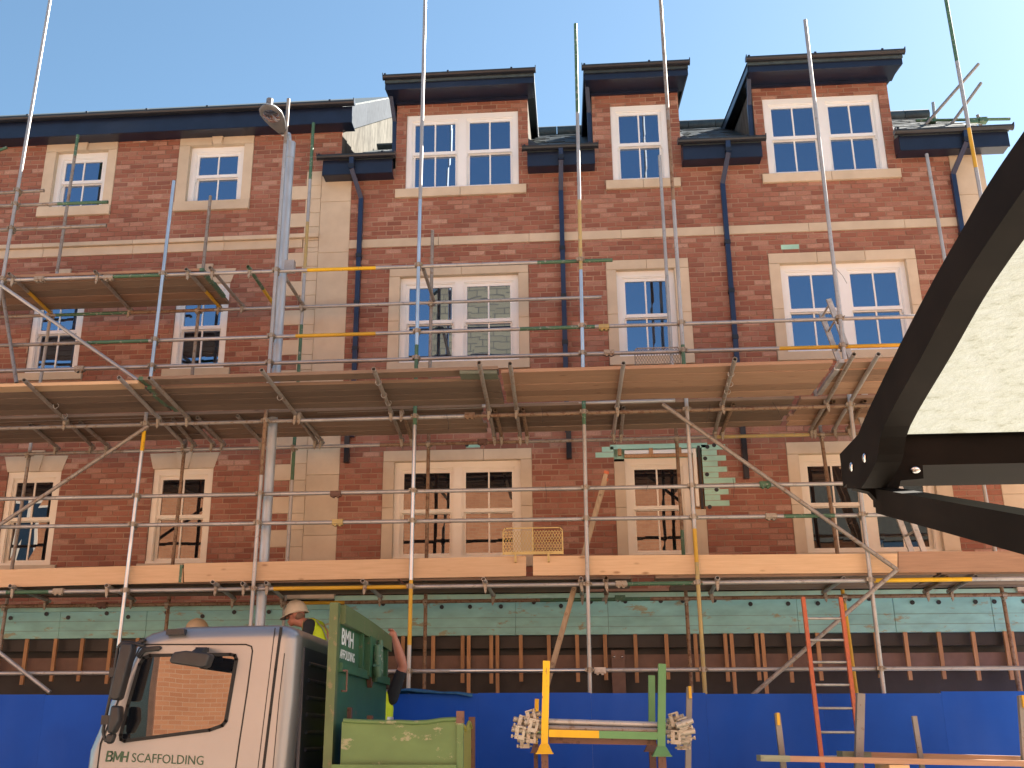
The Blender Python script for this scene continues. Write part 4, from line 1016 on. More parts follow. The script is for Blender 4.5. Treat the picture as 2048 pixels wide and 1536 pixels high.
# windscreen on the sloping front
pa, pb = Vector((P(216, 1392)[0], 0, P(216, 1392)[1])), Vector((P(258, 1303)[0], 0, P(258, 1303)[1])); nn = Vector((-(pb - pa).z, 0, (pb - pa).x)).normalized() * .006
MB().add([(pa.x + nn.x, YN + .16, pa.z + nn.z), (pa.x + nn.x, YFAR - .1, pa.z + nn.z), (pb.x + nn.x, YFAR - .12, pb.z + nn.z), (pb.x + nn.x, YN + .18, pb.z + nn.z)], [(0, 1, 2, 3)]).build('windscreen', 'lorry_glass', cabo)
MB().box(fx - .06, fx + .12, YN + .02, YFAR, .45, .85).build('bumper', 'black_plastic', cabo)
# marker lamp, mirrors and trim
a, b = P(336, 1259), P(371, 1270); MB().box(a[0], b[0], YN - .04, YN + .03, b[1], a[1]).build('marker_lamp', 'black_plastic', cabo)
def pod(pts, y0, y1, name, parent, matn='black_plastic', bev=.02):
    o = MB().prism_y(pts, y0, y1).build(name, matn, parent); fixnormals(o.data)
    m_ = o.modifiers.new('b', 'BEVEL'); m_.width = bev; m_.segments = 3; m_.limit_method = 'ANGLE'; m_.angle_limit = R(40)
    for f in o.data.polygons: f.use_smooth = True
    return o
YM = YN - .16
Pm = lambda px, py: P(px, py, YM)
mi = pod([Pm(250, 1287), Pm(272, 1289), Pm(272, 1300), Pm(246, 1398), Pm(238, 1402), Pm(226, 1398), Pm(231, 1372)], YM - .09, YM + .03, 'door_mirror', lor)
mi2 = pod([Pm(229, 1411), Pm(246, 1412), Pm(246, 1440), Pm(232, 1468), Pm(221, 1466)], YM - .08, YM + .03, 'wide_angle_mirror', lor)
pod([Pm(214, 1468), Pm(231, 1466), Pm(225, 1486), Pm(216, 1489), Pm(210, 1482)], YM - .02, YM + .05, 'mirror_foot', lor)
pts = [at(a, b, YM) for a, b in ((288, 1292), (262, 1286), (244, 1286), (236, 1295), (225, 1370), (206, 1462), (210, 1480), (222, 1484))]
MB().path(pts, .014, 8).build('mirror_arm', 'black_plastic', lor)
for a, b in ((232, 1345), (216, 1440)):
    p = P(a, b, YM); MB().box(p[0] - .04, p[0] + .03, YM - .04, YM + .02, p[1] - .035, p[1] + .035).build('mirror_clamp', 'black_plastic', lor)
pod([P(274, 1312), P(288, 1294), P(322, 1292), P(324, 1297), P(318, 1302), P(292, 1304), P(280, 1318)], YN - .03, YN + .01, 'hinge_cover', lor, bev=.008)
pod([P(272, 1285), P(290, 1276), P(291, 1281), P(280, 1290)], YN - .02, YN + .03, 'corner_trim', lor, bev=.006)
Y3 = YN - .30; Q = lambda px, py: P(px, py, Y3)
km = pod([Q(347, 1322), Q(356, 1306), Q(380, 1303), Q(424, 1308), Q(428, 1313), Q(420, 1334), Q(412, 1337), Q(350, 1328)], Y3 - .10, Y3 + .03, 'kerb_mirror', lor, bev=.025)
a, b = at(386, 1313, Y3), at(405, 1297, YN)
MB().beam(a, a + Vector((.03, .12, .06)), .09, .04).beam(a + Vector((.03, .12, .06)), at(403, 1299, YN + .02), .10, .035).build('mirror_bracket', 'black_plastic', km)
# chassis, wheels and bed (mostly below the picture)
hx = at(684, 1208, YN).x
MB().box(prof[0][0] + .3, 4.2, YN + .75, YN + .95, .55, .8).box(prof[0][0] + .3, 4.2, YFAR - .95, YFAR - .75, .55, .8).build('chassis', 'rubber', lor)
bedz = 1.02
MB().box(hx - .02, 4.3, YN, YFAR, bedz - .12, bedz).build('bed', 'lorry_green', lor)
for wx in (prof[0][0] + .75, 2.4):
    for ys, yi in ((YN + .02, YN + .28), (YFAR - .28, YFAR - .02)):
        o = MB().tube((wx, ys, .43), (wx, yi, .43), .43, 24, hollow=False).build('wheel', 'rubber', lor); MB().tube((wx, ys - .006, .43), (wx, ys + .02, .43), .25, 20, hollow=False).build('rim', 'galv', o)
# headboard: near post, top rail, recessed panels, stakes and lettering
zt = at(684, 1207, YN).z
hb = MB().box(hx - .05, hx - .035, YN + .10, YFAR, bedz, zt - .02).build('headboard', 'lorry_green', lor)
MB().box(hx - .10, hx - .030, YN, YN + .10, .7, zt + .01).build('corner_post', 'lorry_green_edge', hb)
mb = MB(); ny = 8
for i in range(ny):
    ya = YN + .1 + (YFAR - YN - .1) * i / ny; yb2 = YN + .1 + (YFAR - YN - .1) * (i + 1) / ny
    za, zb_ = zt + .0 - .05 * (i / ny) ** 2, zt - .05 * ((i + 1) / ny) ** 2
    mb.hexa([(hx - .07, ya, za - .15), (hx + .012, ya, za - .15), (hx + .012, yb2, zb_ - .15), (hx - .07, yb2, zb_ - .15), (hx - .07, ya, za), (hx + .012, ya, za), (hx + .012, yb2, zb_), (hx - .07, yb2, zb_)])
mb.build('top_rail', 'lorry_green_edge', hb)
zs_ = at(679, 1325, YN + .1).z
MB().box(hx - .036, hx + .002, YN + .1, YFAR, zs_ - .07, zs_).build('middle_rail', 'lorry_green', hb)
for fy, wd in ((.40, .05), (.76, .05), (.93, .06)):
    yy = YN + (YFAR - YN) * fy; MB().box(hx - .036, hx + .001, yy - wd / 2, yy + wd / 2, zs_, zt - .14).build('upright', 'lorry_green', hb)
yh = YN + (YFAR - YN) * .56
MB().box(hx - .036, hx + .02, yh - .16, yh + .10, zs_ - .05, zt - .15).build('handle_plate', 'lorry_green', hb)
MB().path([(hx + .05, yh + .02, zt - .22), (hx + .07, yh - .02, zt - .5), (hx + .06, yh - .05, zs_ + .05), (hx + .03, yh + .05, zs_ - .07)], .035, 8).path([(hx + .05, yh + .16, zt - .16), (hx + .06, yh + .17, zt - .45), (hx + .05, yh + .08, zs_)], .028, 8).build('rope_handle', 'paint_green', hb)
MB().prism_x([(yh - .06, zs_ - .05), (yh + .12, zs_ - .05), (yh + .02, zs_ - .14)], hx - .03, hx + .012).build('rust_bracket', 'rust_steel', hb)
MB().path([(hx + .0, YN + .12, zs_ - .06), (hx + .03, YN + .16, zs_ - .06), (hx + .03, YN + .16, zs_ - .22), (hx, YN + .12, zs_ - .22)], .008, 6).build('latch', 'rust_steel', hb)
def lettering(txt, size, origin, xdir, up, matn, parent, bold=.0, shear=0.0, sx=1.0, name='lettering'):
    cu = bpy.data.curves.new('t', 'FONT'); cu.body = txt; cu.size = size; cu.offset = bold; cu.shear = shear; cu.extrude = .0008; cu.space_character = 1.0; cu.resolution_u = 3
    ob = bpy.data.objects.new('t', cu); col.objects.link(ob); dg = bpy.context.evaluated_depsgraph_get()
    me = bpy.data.meshes.new_from_object(ob.evaluated_get(dg)); bpy.data.objects.remove(ob); bpy.data.curves.remove(cu)
    X = Vector(xdir).normalized(); Yv = Vector(up).normalized(); Z = X.cross(Yv)
    me.transform(Matrix.Scale(sx, 4, (1, 0, 0))); M = Matrix((X, Yv, Z)).transposed().to_4x4(); me.transform(M)
    me.materials.clear(); me.materials.append(MATS[matn])
    return place(name, me, Vector(origin), parent), me
def fit_text(txt, a, b, h, **kw):     # set words between two points
    a, b = Vector(a), Vector(b); o, me = lettering(txt, h / .7, a, (b - a), kw.pop('up'), kw.pop('matn'), kw.pop('parent'), **kw)
    d = (b - a).normalized(); w_ = max(v.co.dot(d) for v in me.vertices); k = (b - a).length / w_
    for v in me.vertices: v.co += d * (v.co.dot(d) * (k - 1))
yt_ = YN - .0035
a, b = at(211, 1522, yt_), at(254, 1523.5, yt_); wl, hl = b.x - a.x, .070
def stroke_letter(name, strokes, x0, wd):
    mb = MB()
    for k, st in enumerate(strokes):
        mb.ribbon_y([(a.x + (x0 + p[0] * wd) * wl + p[1] * hl * .10, a.z + (b.z - a.z) * x0 + p[1] * hl) for p in st], .0135, yt_ - .0002 * k, YN + .001)
    mb.build(name, 'text_green', cabo)
stroke_letter('letter_b', (((0.08, 0), (0.08, 1)), ((0.1, 1), (.72, .97), (.86, .78), (.7, .55), (.1, .52)), ((.7, .52), (.92, .28), (.76, .03), (.1, 0))), 0.0, .30)
stroke_letter('letter_m', (((0.05, 0), (0.05, 1)), ((0.05, 1), (.5, .2)), ((.5, .2), (.95, 1)), ((.95, 1), (.95, 0))), 0.34, .36)
stroke_letter('letter_h', (((0.08, 0), (0.08, 1)), ((.92, 0), (.92, 1)), ((.08, .5), (.92, .5))), 0.72, .28)
a, b = at(262, 1524, yt_), at(406, 1530, yt_); fit_text('SCAFFOLDING', a, b, .068, up=(0, 0, 1), matn='text_green', parent=cabo, shear=.0)
xt = hx - .0335
def on_board(px, py): return atx(px, py, xt)
zl1, zl2 = on_board(684, 1288).z, on_board(684, 1317).z
for pa, pb, zb_, h_, tx in ((682, 706, zl1, .13, 'BMH'), (680.5, 709.5, zl2, .073, 'AFFOLDING'), (746, 761, zl1, .13, 'BMH'), (738, 766, zl2, .073, 'SCAFFOLDING')):
    ya, yb2 = max(YN + .105, on_board(pa, 1300).y), on_board(pb, 1305).y
    fit_text(tx, (xt, ya, zb_), (xt, yb2, zb_), h_, up=(0, 0, 1), matn='text_white', parent=hb, bold=.003 if h_ > .1 else .001)
# cab's back wall ribs
xr = P(597, 1300)[0] + .004
bk = MB().box(xr - .02, xr + .006, YN + .17, YFAR - .1, .9, P(600, 1291)[1]).build('back_wall', 'cab_back_shaded', cabo)
for k in range(6):
    z0 = P(600, 1322)[1] - k * .135
    MB().hexa([(xr + .005, YN + .30, z0 - .02), (xr + .005, YFAR - .3, z0 - .02), (xr + .005, YFAR - .3, z0 + .02), (xr + .005, YN + .30, z0 + .02), (xr + .022, YN + .33, z0 - .008), (xr + .022, YFAR - .33, z0 - .008), (xr + .022, YFAR - .33, z0 + .008), (xr + .022, YN + .33, z0 + .008)]).build('back_rib', 'cab_back_shaded', bk)
# side bin with a battered open top
YB = YN - .10
pl, pr = at(687, 1441, YB), at(914, 1443, YB); zb0 = .75
bn = thing('steel_bin', 'battered green open topped steel bin with a yellow end on the lorry side', 'bin', ((pl.x + pr.x) / 2, YB, zb0))
dep = .62
mb = MB(); n = 8; vs = []
for i in range(n + 1):
    xx = pl.x + (pr.x - pl.x) * i / n; dz = -.012 * math.sin(math.pi * i / n * 1.3) - (.01 if i in (5, 6) else 0); vs.append((xx, dz))
for i in range(n):
    (xa, da), (xb_, db) = vs[i], vs[i + 1]
    mb.hexa([(xa, YB, zb0), (xb_, YB, zb0), (xb_, YB + .012, zb0), (xa, YB + .012, zb0), (xa, YB, pl.z + da), (xb_, YB, pl.z + db), (xb_, YB + .012, pl.z + db), (xa, YB + .012, pl.z + da)])
mb.build('front_panel', 'bin_green', bn)
mb = MB(); mb.path([Vector((xx, YB - .004, pl.z + dz)) for xx, dz in vs], .017, 8); mb.build('rim', 'bin_green', bn)
MB().box(pl.x, pr.x, YB + dep, YB + dep + .012, zb0, pl.z - .02).build('back_panel', 'bin_green', bn)
MB().box(pl.x - .012, pl.x, YB, YB + dep, zb0, pl.z - .01).build('end_panel', 'bin_green', bn)
px0, px1 = at(914, 1421, YB - .01).x, at(927, 1421, YB - .01).x; ptop = at(920, 1422, YB - .01).z
MB().box(px0, px1, YB - .02, YB + .03, zb0, ptop - .09).build('corner_post', 'bin_green', bn); MB().box(px0 - .004, px1 + .004, YB - .024, YB + .034, ptop - .09, ptop).build('post_top', 'rust_steel', bn)
mb = MB(); ys = [YB + .03 + dep * i / 6 for i in range(7)]; zz = [pl.z - .04 - .035 * math.sin(i * 1.1) for i in range(7)]
for i in range(6): mb.hexa([(px1 - .01, ys[i], zb0), (px1, ys[i], zb0), (px1, ys[i + 1], zb0), (px1 - .01, ys[i + 1], zb0), (px1 - .01, ys[i], zz[i]), (px1, ys[i], zz[i]), (px1, ys[i + 1], zz[i + 1]), (px1 - .01, ys[i + 1], zz[i + 1])])
mb.build('end_panel', 'bin_yellow', bn); mb = MB(); mb.path([Vector((px1, y, z)) for y, z in zip(ys, zz)], .014, 6); mb.build('rim', 'bin_yellow', bn)
MB().box(pl.x + .012, px0, YB + .014, YB + dep - .002, zb0, zb0 + .02).build('floor', 'bin_green', bn)
for a, b, t_ in ((690, 704, 1415), (735, 746, 1431), (938, 950, 1434)):
    q0, q1 = at(a, t_, YB + dep + .05), at(b, t_, YB + dep + .05); MB().box(q0.x, q1.x, YB + dep + .02, YB + dep + .08, zb0, q0.z).build('bin_stake', 'rust_steel', bn)
q = at(664, 1529, YB - .04); MB().box(q.x, pr.x, YB - .05, YB - .021, q.z - .10, q.z).build('ledge', 'bin_green', bn)
# stakes with yellow caps along the bed
for (xt0, yt0), (xb0, yb0), w_, cap in (((1378.5, 1374), (1376, 1545), 11, 1), ((1554, 1427), (1568, 1545), 11, 1), ((1721, 1387), (1717, 1545), 15, 0), ((1828, 1432), (1846, 1545), 9, 0), ((2042, 1392), (2052, 1545), 12, 1)):
    Ys = -4.9; a, b = at(xt0, yt0, Ys), at(xb0, yb0, Ys); b = extend(a, b, bedz); wd = w_ / FPX * zcam(a)
    st = MB().beam(a, b, wd, wd, up=(0, 1, 0)).build('stake', 'stake_grey', lor)
    if cap: MB().beam(a + Vector((.0, -.01, -.09)), a + Vector((0, -.01, .005)), wd * .5, wd + .03, up=(0, 1, 0)).build('stake_cap', 'paint_yellow', st)

# ------------------------------------------------------------------ stillage of tubes and fittings on the bed
SY = -5.25; SD = .75
sp = lambda px, py, y=SY: at(px, py, y)
sti = thing('stillage', 'yellow and green steel stillage frame with flared feet on the lorry bed', 'stillage', (sp(1208, 1470).x, SY, bedz))
def post(px, ptop, pfoot, pbot, wpx, y, mt, foot):
    a, f, b = at(px[0], ptop, y), at(px[1], pfoot, y), at(px[1], pbot, y); wd = wpx / FPX * zcam(a); f.x = b.x
    o = MB().beam((f.x, y, f.z), a, wd, wd, up=(0, 1, 0)).build('post', mt, sti)
    h = wd * .5; g = wd * 1.15
    MB().hexa([(f.x - g, y - g, f.z - .065), (f.x + g, y - g, f.z - .065), (f.x + g, y + g, f.z - .065), (f.x - g, y + g, f.z - .065), (f.x - h - .004, y - h - .004, f.z + .0), (f.x + h + .004, y - h - .004, f.z), (f.x + h + .004, y + h + .004, f.z), (f.x - h - .004, y + h + .004, f.z)]).box(f.x - g - .006, f.x + g + .006, y - g - .006, y + g + .006, f.z - .073, f.z - .065).build('foot', foot, sti)
    MB().beam((f.x, y, bedz), (f.x, y, f.z - .07), wd, wd, up=(0, 1, 0)).build('lower_post', 'rust_steel', sti)
    return a, f
post((1093, 1090), 1322, 1488, 1540, 13.5, SY, 'paint_yellow_new', 'paint_yellow_new')
post((1324, 1325), 1328, 1493, 1540, 15, SY, 'stillage_green', 'stillage_green')
post((1303, 1306), 1351, 1485, 1530, 13, SY + SD, 'stillage_green', 'rust_steel')
post((1074, 1072), 1398, 1488, 1530, 8, SY + SD, 'paint_yellow_new', 'rust_steel')
a, b, c = sp(1098, 1466.5), sp(1198, 1469), sp(1318, 1472)
MB().beam(a, b, .055, .055).build('cross_beam', 'paint_yellow_new', sti); MB().beam(b, c, .055, .055).build('cross_beam', 'stillage_green', sti)
a, c = sp(1098, 1480), sp(1314, 1484); MB().beam(a + Vector((0, .12, 0)), c + Vector((0, .12, 0)), .12, .05).build('under_beam', 'rust_steel', sti)
a, c = at(1075, 1466, SY + SD), at(1306, 1470, SY + SD); MB().beam(a, c, .05, .05).build('cross_beam', 'stillage_green', sti)
grp = 'short scaffold tubes stacked on the stillage'
z0 = sp(1200, 1458).z
tubes = []
for k in range(7):
    y = SY + .06 + (k % 4) * .075 + (.037 if k > 3 else 0); dz = .0 if k < 4 else .048
    xa, xb_ = sp(1062, 1450).x + random.uniform(-.03, .05), sp(1368, 1450).x + random.uniform(-.06, .03)
    a = Vector((xa, y, z0 + dz + .012)); b = Vector((xb_, y, z0 + dz - .022))
    o = stube('scaffold_tube', a, b, G if k % 3 else 'galv_dull', None)
    o.parent = None; o.location = (a + b) / 2; o.matrix_parent_inverse = Matrix.Identity(4); WP[o.name] = o.location.copy()
    tagit(o, dict(label='short galvanised scaffold tube in the stillage, %s of the %s layer' % (('nearest', 'second', 'third', 'farthest')[k % 4] if k < 4 else ('nearest', 'middle', 'farthest')[k - 4], 'lower' if k < 4 else 'upper'), category='tube', group=grp))
# galvanised clamp fittings hanging at both ends of the bundle
fit = MB(); fit.box(-.05, .05, -.012, .012, -.06, -.02); fit.box(-.05, -.012, -.012, .012, -.02, .055); fit.box(.022, .05, -.012, .012, -.02, .055); fit.box(-.05, .05, -.02, .03, .056, .07)
fit.tube((-.075, .01, -.04), (.07, .01, -.04), .009, 8, hollow=False); fit.box(-.085, -.068, -.008, .028, -.056, -.024); fit.tube((-.03, .05, .02), (.03, .05, .02), .033, 12); fit.tube((.036, -.03, .03), (.036, .02, .03), .011, 6, hollow=False); fit.tube((-.03, -.024, -.04), (-.03, -.012, -.04), .014, 8, hollow=False)
fit.v = [v * .78 for v in fit.v]
fm_, _ = fit.mesh('clamp', ['coupler_pale'], Vector((0, 0, 0)))
for side, lst in (('left', ((1063, 1434, .02, 'topmost'), (1045, 1446, .06, 'upper outer'), (1066, 1452, .0, 'upper inner'), (1040, 1466, .02, 'outermost'), (1063, 1474, .05, 'lower inner'), (1050, 1484, .12, 'lowest'))),
                  ('right', ((1350, 1440, .03, 'topmost'), (1366, 1450, .0, 'upper outer'), (1345, 1460, .06, 'upper inner'), (1372, 1470, .05, 'outermost'), (1352, 1476, .0, 'lower inner'), (1364, 1487, .1, 'lowest')))):
    for k, (px, py, dy, nm) in enumerate(lst):
        place('clamp_fitting', fm_, at(px, py, SY + dy), None, rot=((k * 37 % 7 - 3) * .05, (k * 53 % 9 - 4) * .07, (k * 29 % 5 - 2) * .12 + (math.pi if side == 'right' and k % 2 else 0)), label='%s galvanised scaffold clamp bunched at the %s end of the stacked tubes' % (nm, side), category='clamp', group='scaffold clamps at the ends of the tube bundle')
# timbers lying on the load at the right
for a, b, hh, yy, lab in (((1518, 1516), (2090, 1528), .042, -5.05, 'long timber plank with a green painted end across the lorry load'), ((1680, 1508), (2090, 1519), .042, -4.75, 'shorter weathered timber plank lying behind the long plank on the load')):
    p, q = at(*a, yy), at(*b, yy)
    t = thing('timber_plank', lab, 'plank', p)
    MB().beam(p, q, .2, hh).build('plank', 'board_new', t); d = (q - p).normalized(); MB().beam(p - d * .003, p + d * .22, .204, hh + .004).build('painted_end', 'board_rot', t)
p = at(1790, 1532, -5.0); MB().box(p.x - .075, p.x + .075, -5.12, -4.7, p.z - .16, p.z + .012).build('timber_block', 'board_toe', None, label='stub of timber propped under the long plank', category='timber')

# ------------------------------------------------------------------ people
def blobs(name, parts, matn, parent, voxel=.014, smooth=6):
    mb = MB()
    for a, b, ra, rb in parts:
        a, b = Vector(a), Vector(b)
        if (b - a).length > 1e-4: mb.tube(a, b, ra, 14, hollow=False, r1=rb)
        mb.sphere(a, ra); mb.sphere(b, rb)
    o = mb.build(name, matn, parent)
    r_ = o.modifiers.new('r', 'REMESH'); r_.mode = 'VOXEL'; r_.voxel_size = voxel; r_.use_smooth_shade = True
    s = o.modifiers.new('s', 'SMOOTH'); s.iterations = smooth; s.factor = .5
    return o
def person(label, foot, face, helm, arm_r, arm_l, lean=0.0, nod=0.0, scale=1.0, shirt='dark_shirt', ak=1.0, hunch=0.0):
    # built facing +x then turned; face = heading in radians
    foot = Vector(foot); M = Matrix.Translation(foot) @ Matrix.Rotation(face, 4, 'Z') @ Matrix.Scale(scale, 4)
    T = lambda p: M @ Vector(p); K = scale
    t = thing('person', label, 'person', foot)
    L_ = lambda z: lean * max(0, z - .95)
    hip = (0, 0, .95); ch = (L_(1.3), 0, 1.3); nk = (L_(1.5) + .01, 0, 1.5); hc = Vector((L_(1.66) + .035 + nod * .05 + hunch, 0, 1.645 - abs(nod) * .02 - hunch * .75))
    shR, shL = (L_(1.42), -.19, 1.42), (L_(1.42), .19, 1.42)
    body = []
    seg = lambda a, b, ra, rb: (T(a), T(b), ra * K, rb * K)
    body += [seg((0, 0, .98), ch, .135, .145), seg(ch, (nk[0], 0, 1.44), .14, .085), seg((nk[0] + hunch * .3, 0, 1.44), (hc.x - .02, 0, hc.z - .06), .066, .062)]
    body += [seg((hc.x - .015, 0, hc.z + .03), (hc.x + .015, 0, hc.z + .02), .094, .088), seg((hc.x + .035, 0, hc.z - .06), (hc.x + .055, 0, hc.z - .085), .058, .040)]
    body += [seg((hc.x + .098, 0, hc.z + .01), (hc.x + .122, 0, hc.z - .025), .012, .017), seg((hc.x + .09, 0, hc.z - .068), (hc.x + .094, 0, hc.z - .07), .018, .018)]
    for s_ in (-1, 1): body += [seg((hc.x - .01, s_ * .088, hc.z - .03), (hc.x - .015, s_ * .096, hc.z + .02), .012, .016)]
    for sh, (el, wr) in ((shR, arm_r), (shL, arm_l)):
        body += [seg(sh, el, .052 * ak, .042 * ak), seg(el, Vector(el).lerp(Vector(wr), .35), .043 * ak, .046 * ak), seg(Vector(el).lerp(Vector(wr), .35), wr, .046 * ak, .030 * ak)]
        d = (Vector(wr) - Vector(el)).normalized(); side = d.cross(Vector((0, 0, 1)));
        if side.length < .2: side = Vector((0, 1, 0))
        side.normalize(); nrm = side.cross(d); w0 = Vector(wr)
        body += [seg(w0, w0 + d * .075, .03, .036)]
        for i, ln in enumerate((.072, .082, .078, .06)):
            f0 = w0 + d * .085 + side * (.018 * (i - 1.5)); f1 = f0 + d * ln * .55 - nrm * .012; f2 = f1 + d * ln * .25 - nrm * ln * .45
            body += [seg(f0, f1, .0095, .009), seg(f1, f2, .009, .0075)]
        th = w0 + d * .03 + side * .03; body += [seg(th, th + d * .035 + side * .025, .012, .010), seg(th + d * .035 + side * .025, th + d * .06 + side * .02 - nrm * .02, .010, .008)]
    for s_ in (-1, 1): body += [seg((0, s_ * .09, .93), (.01, s_ * .1, .5), .085, .055), seg((.01, s_ * .1, .5), (-.01, s_ * .1, .09), .054, .036), seg((-.01, s_ * .1, .06), (.13, s_ * .11, .04), .04, .032)]
    blobs('body', body, 'skin', t, .009 * K, 4)
    cl = [seg((0, -.05, .98), (ch[0], -.06, 1.28), .125, .125), seg((0, .05, .98), (ch[0], .06, 1.28), .125, .125), seg((ch[0], -.07, 1.3), (ch[0], .07, 1.3), .125, .125), seg((L_(1.41), -.17, 1.425), (L_(1.41), .17, 1.425), .07, .07), seg((nk[0] - .01, 0, 1.42), (nk[0], 0, 1.455), .085, .07)]
    for sh, (el, wr) in ((shR, arm_r), (shL, arm_l)): cl += [seg(sh, Vector(sh).lerp(Vector(el), .78), .073, .062)]
    blobs('shirt', cl, shirt, t, .013 * K, 4)
    ve = [seg((0, -.055, .93), (ch[0], -.065, 1.28), .142, .139), seg((0, .055, .93), (ch[0], .065, 1.28), .142, .139), seg((ch[0], -.07, 1.3), (ch[0], .07, 1.3), .139, .139), seg((L_(1.42), -.135, 1.42), (L_(1.42), .135, 1.42), .085, .085)]
    blobs('vest', ve, 'yellow_vest', t, .013 * K, 4)
    def band(z0, rx, ry):
        mb = MB(); n = 28; vs = []
        for zz, k in ((z0 - .025, 1), (z0 + .025, 1)):
            for i in range(n): a = 2 * math.pi * i / n; vs.append(T((L_(zz) + rx * math.cos(a), ry * math.sin(a), zz)))
        mb.add(vs, [(i, (i + 1) % n, n + (i + 1) % n, n + i) for i in range(n)], 0, True); mb.build('reflective_band', 'reflective_tape', t)
    band(1.06, .150, .206); band(1.2, .151, .207)
    for s_ in (-1, 1):
        mb = MB(); pts = [(L_(z) + x, s_ * y, z) for x, y, z in ((-.148, .11, 1.1), (-.15, .115, 1.25), (-.135, .12, 1.38), (-.085, .125, 1.475), (0, .13, 1.512), (.08, .125, 1.475), (.13, .115, 1.38), (.148, .11, 1.25), (.148, .11, 1.1))]
        vs = []
        for p_ in pts: vs += [T((p_[0], p_[1] - .022 * s_, p_[2] + .004)), T((p_[0], p_[1] + .022 * s_, p_[2] - .002))]
        mb.add(vs, [(2 * i, 2 * i + 1, 2 * i + 3, 2 * i + 2) for i in range(len(pts) - 1)], 0, True); mb.build('reflective_band', 'reflective_tape', t)
    tr = [seg((0, -.06, .97), (0, .06, .97), .135, .135)]
    for s_ in (-1, 1): tr += [seg((0, s_ * .085, .9), (.01, s_ * .1, .5), .105, .078), seg((.01, s_ * .1, .5), (-.005, s_ * .1, .12), .077, .066)]
    blobs('trousers', tr, 'navy_trousers', t, .016 * K, 4)
    bo = []
    for s_ in (-1, 1): bo += [seg((-.01, s_ * .1, .14), (-.01, s_ * .1, .06), .06, .055), seg((-.02, s_ * .1, .052), (.15, s_ * .115, .045), .05, .043)]
    blobs('boots', bo, 'boot', t, .012 * K, 3)
    # hair at the back under the hat
    ha = [seg((hc.x - .045, -.03, hc.z + .0), (hc.x - .045, .03, hc.z + .0), .062, .062)]
    blobs('hair', ha, 'hair', t, .012 * K, 2)
    # helmet: dome, brim and peak
    mb = MB(); n = 26; vs = []; prof_ = [(.0, .158), (.035, .157), (.08, .147), (.13, .118), (.155, .082), (.168, .045), (.172, .003)]
    c0 = hc + Vector((-.005, 0, .022)); ca, sa = math.cos(nod), math.sin(nod)
    def HT(x, y, z): return T(c0 + Vector((x * ca + z * sa, y, -x * sa + z * ca)))
    for z, r_ in prof_:
        for i in range(n): a = 2 * math.pi * i / n; vs.append(HT(r_ * .93 * math.cos(a) * (1.0), r_ * .80 * math.sin(a), z))
    fs = [(j * n + i, j * n + (i + 1) % n, (j + 1) * n + (i + 1) % n, (j + 1) * n + i) for j in range(len(prof_) - 1) for i in range(n)]
    mb.add(vs, fs, 0, True); hv = []
    for k_, z in ((.0, .012), (1.0, .0), (1.0, -.007), (.0, -.008)):
        for i in range(n):
            a = 2 * math.pi * i / n; ext = k_ * (.016 + .055 * max(0, math.cos(a)) ** 3); r_ = .158
            hv.append(HT(r_ * .93 * math.cos(a) + ext * math.cos(a), r_ * .80 * math.sin(a) + ext * math.sin(a), z - .016 * k_ * max(0, math.cos(a)) + .012 * math.sin(a) ** 2))
    mb.add(hv, [(j * n + i, j * n + (i + 1) % n, (j + 1) * n + (i + 1) % n, (j + 1) * n + i) for j in range(3) for i in range(n)], 0, True)
    for yy in (-.03, 0, .03):
        pts = [HT(x, yy, z) for x, z in ((-.13, .07), (-.09, .135), (-.03, .168), (.04, .168), (.09, .140), (.125, .09))]; mb.path(pts, .005 * K, 6)
    mb.build('helmet', helm, t)
    # safety glasses
    mb = MB()
    for s_ in (-1, 1):
        mb.path([T((hc.x - .005, s_ * .09, hc.z + .012)), T((hc.x + .07, s_ * .083, hc.z + .008))], .0035 * K, 6)
        mb.ribbon_y([(0, 0), (.001, 0)], .001, 0, .001)
        q = [T((hc.x + .104 - abs(y) * .35, y * s_, hc.z + dz)) for y, dz in ((.012, .018), (.07, .02), (.072, -.016), (.014, -.02))]; mb.add(q, [(0, 1, 2, 3)])
    mb.build('safety_glasses', 'black_plastic', t)
    return t
h = at(590, 1202, -1.1); s_ = .98; zs1 = h.z - 1.728 * s_
person('man in cream hard hat and yellow vest standing behind the lorry cab facing left', (h.x + .42, -1.1, zs1), math.pi - .12, 'helmet', ((.20, -.24, 1.16), (.40, -.18, 1.0)), ((.20, .24, 1.16), (.40, .16, 1.0)), .36, .22, s_, hunch=.12)
h = at(417, 1237, -1.1); s_ = (h.z - 1.198) / 1.835
person('man in tan hard hat mostly hidden behind the silver cab roof', (h.x, -1.1, 1.198), math.pi + .5, 'helmet_tan', ((.05, -.25, 1.13), (.22, -.2, .98)), ((.05, .25, 1.13), (.22, .2, .98)), .1, .35, s_)
# the man whose forearm hangs over the end of the headboard
el, hd = at(806, 1333, -2.74), at(791, 1281, -2.84)
ft = Vector((at(752, 1380, -2.66).x, -2.66, .638)); face = -math.pi / 2 - .2; sc3 = .95
Mi = (Matrix.Translation(ft) @ Matrix.Rotation(face, 4, 'Z') @ Matrix.Scale(sc3, 4)).inverted()
person('man behind the green headboard with his bare forearm over its end', ft, face, 'helmet', ((.05, -.26, 1.14), (.24, -.2, 1.0)), (tuple(Mi @ el), tuple(Mi @ hd)), .02, 0, sc3, ak=1.22)

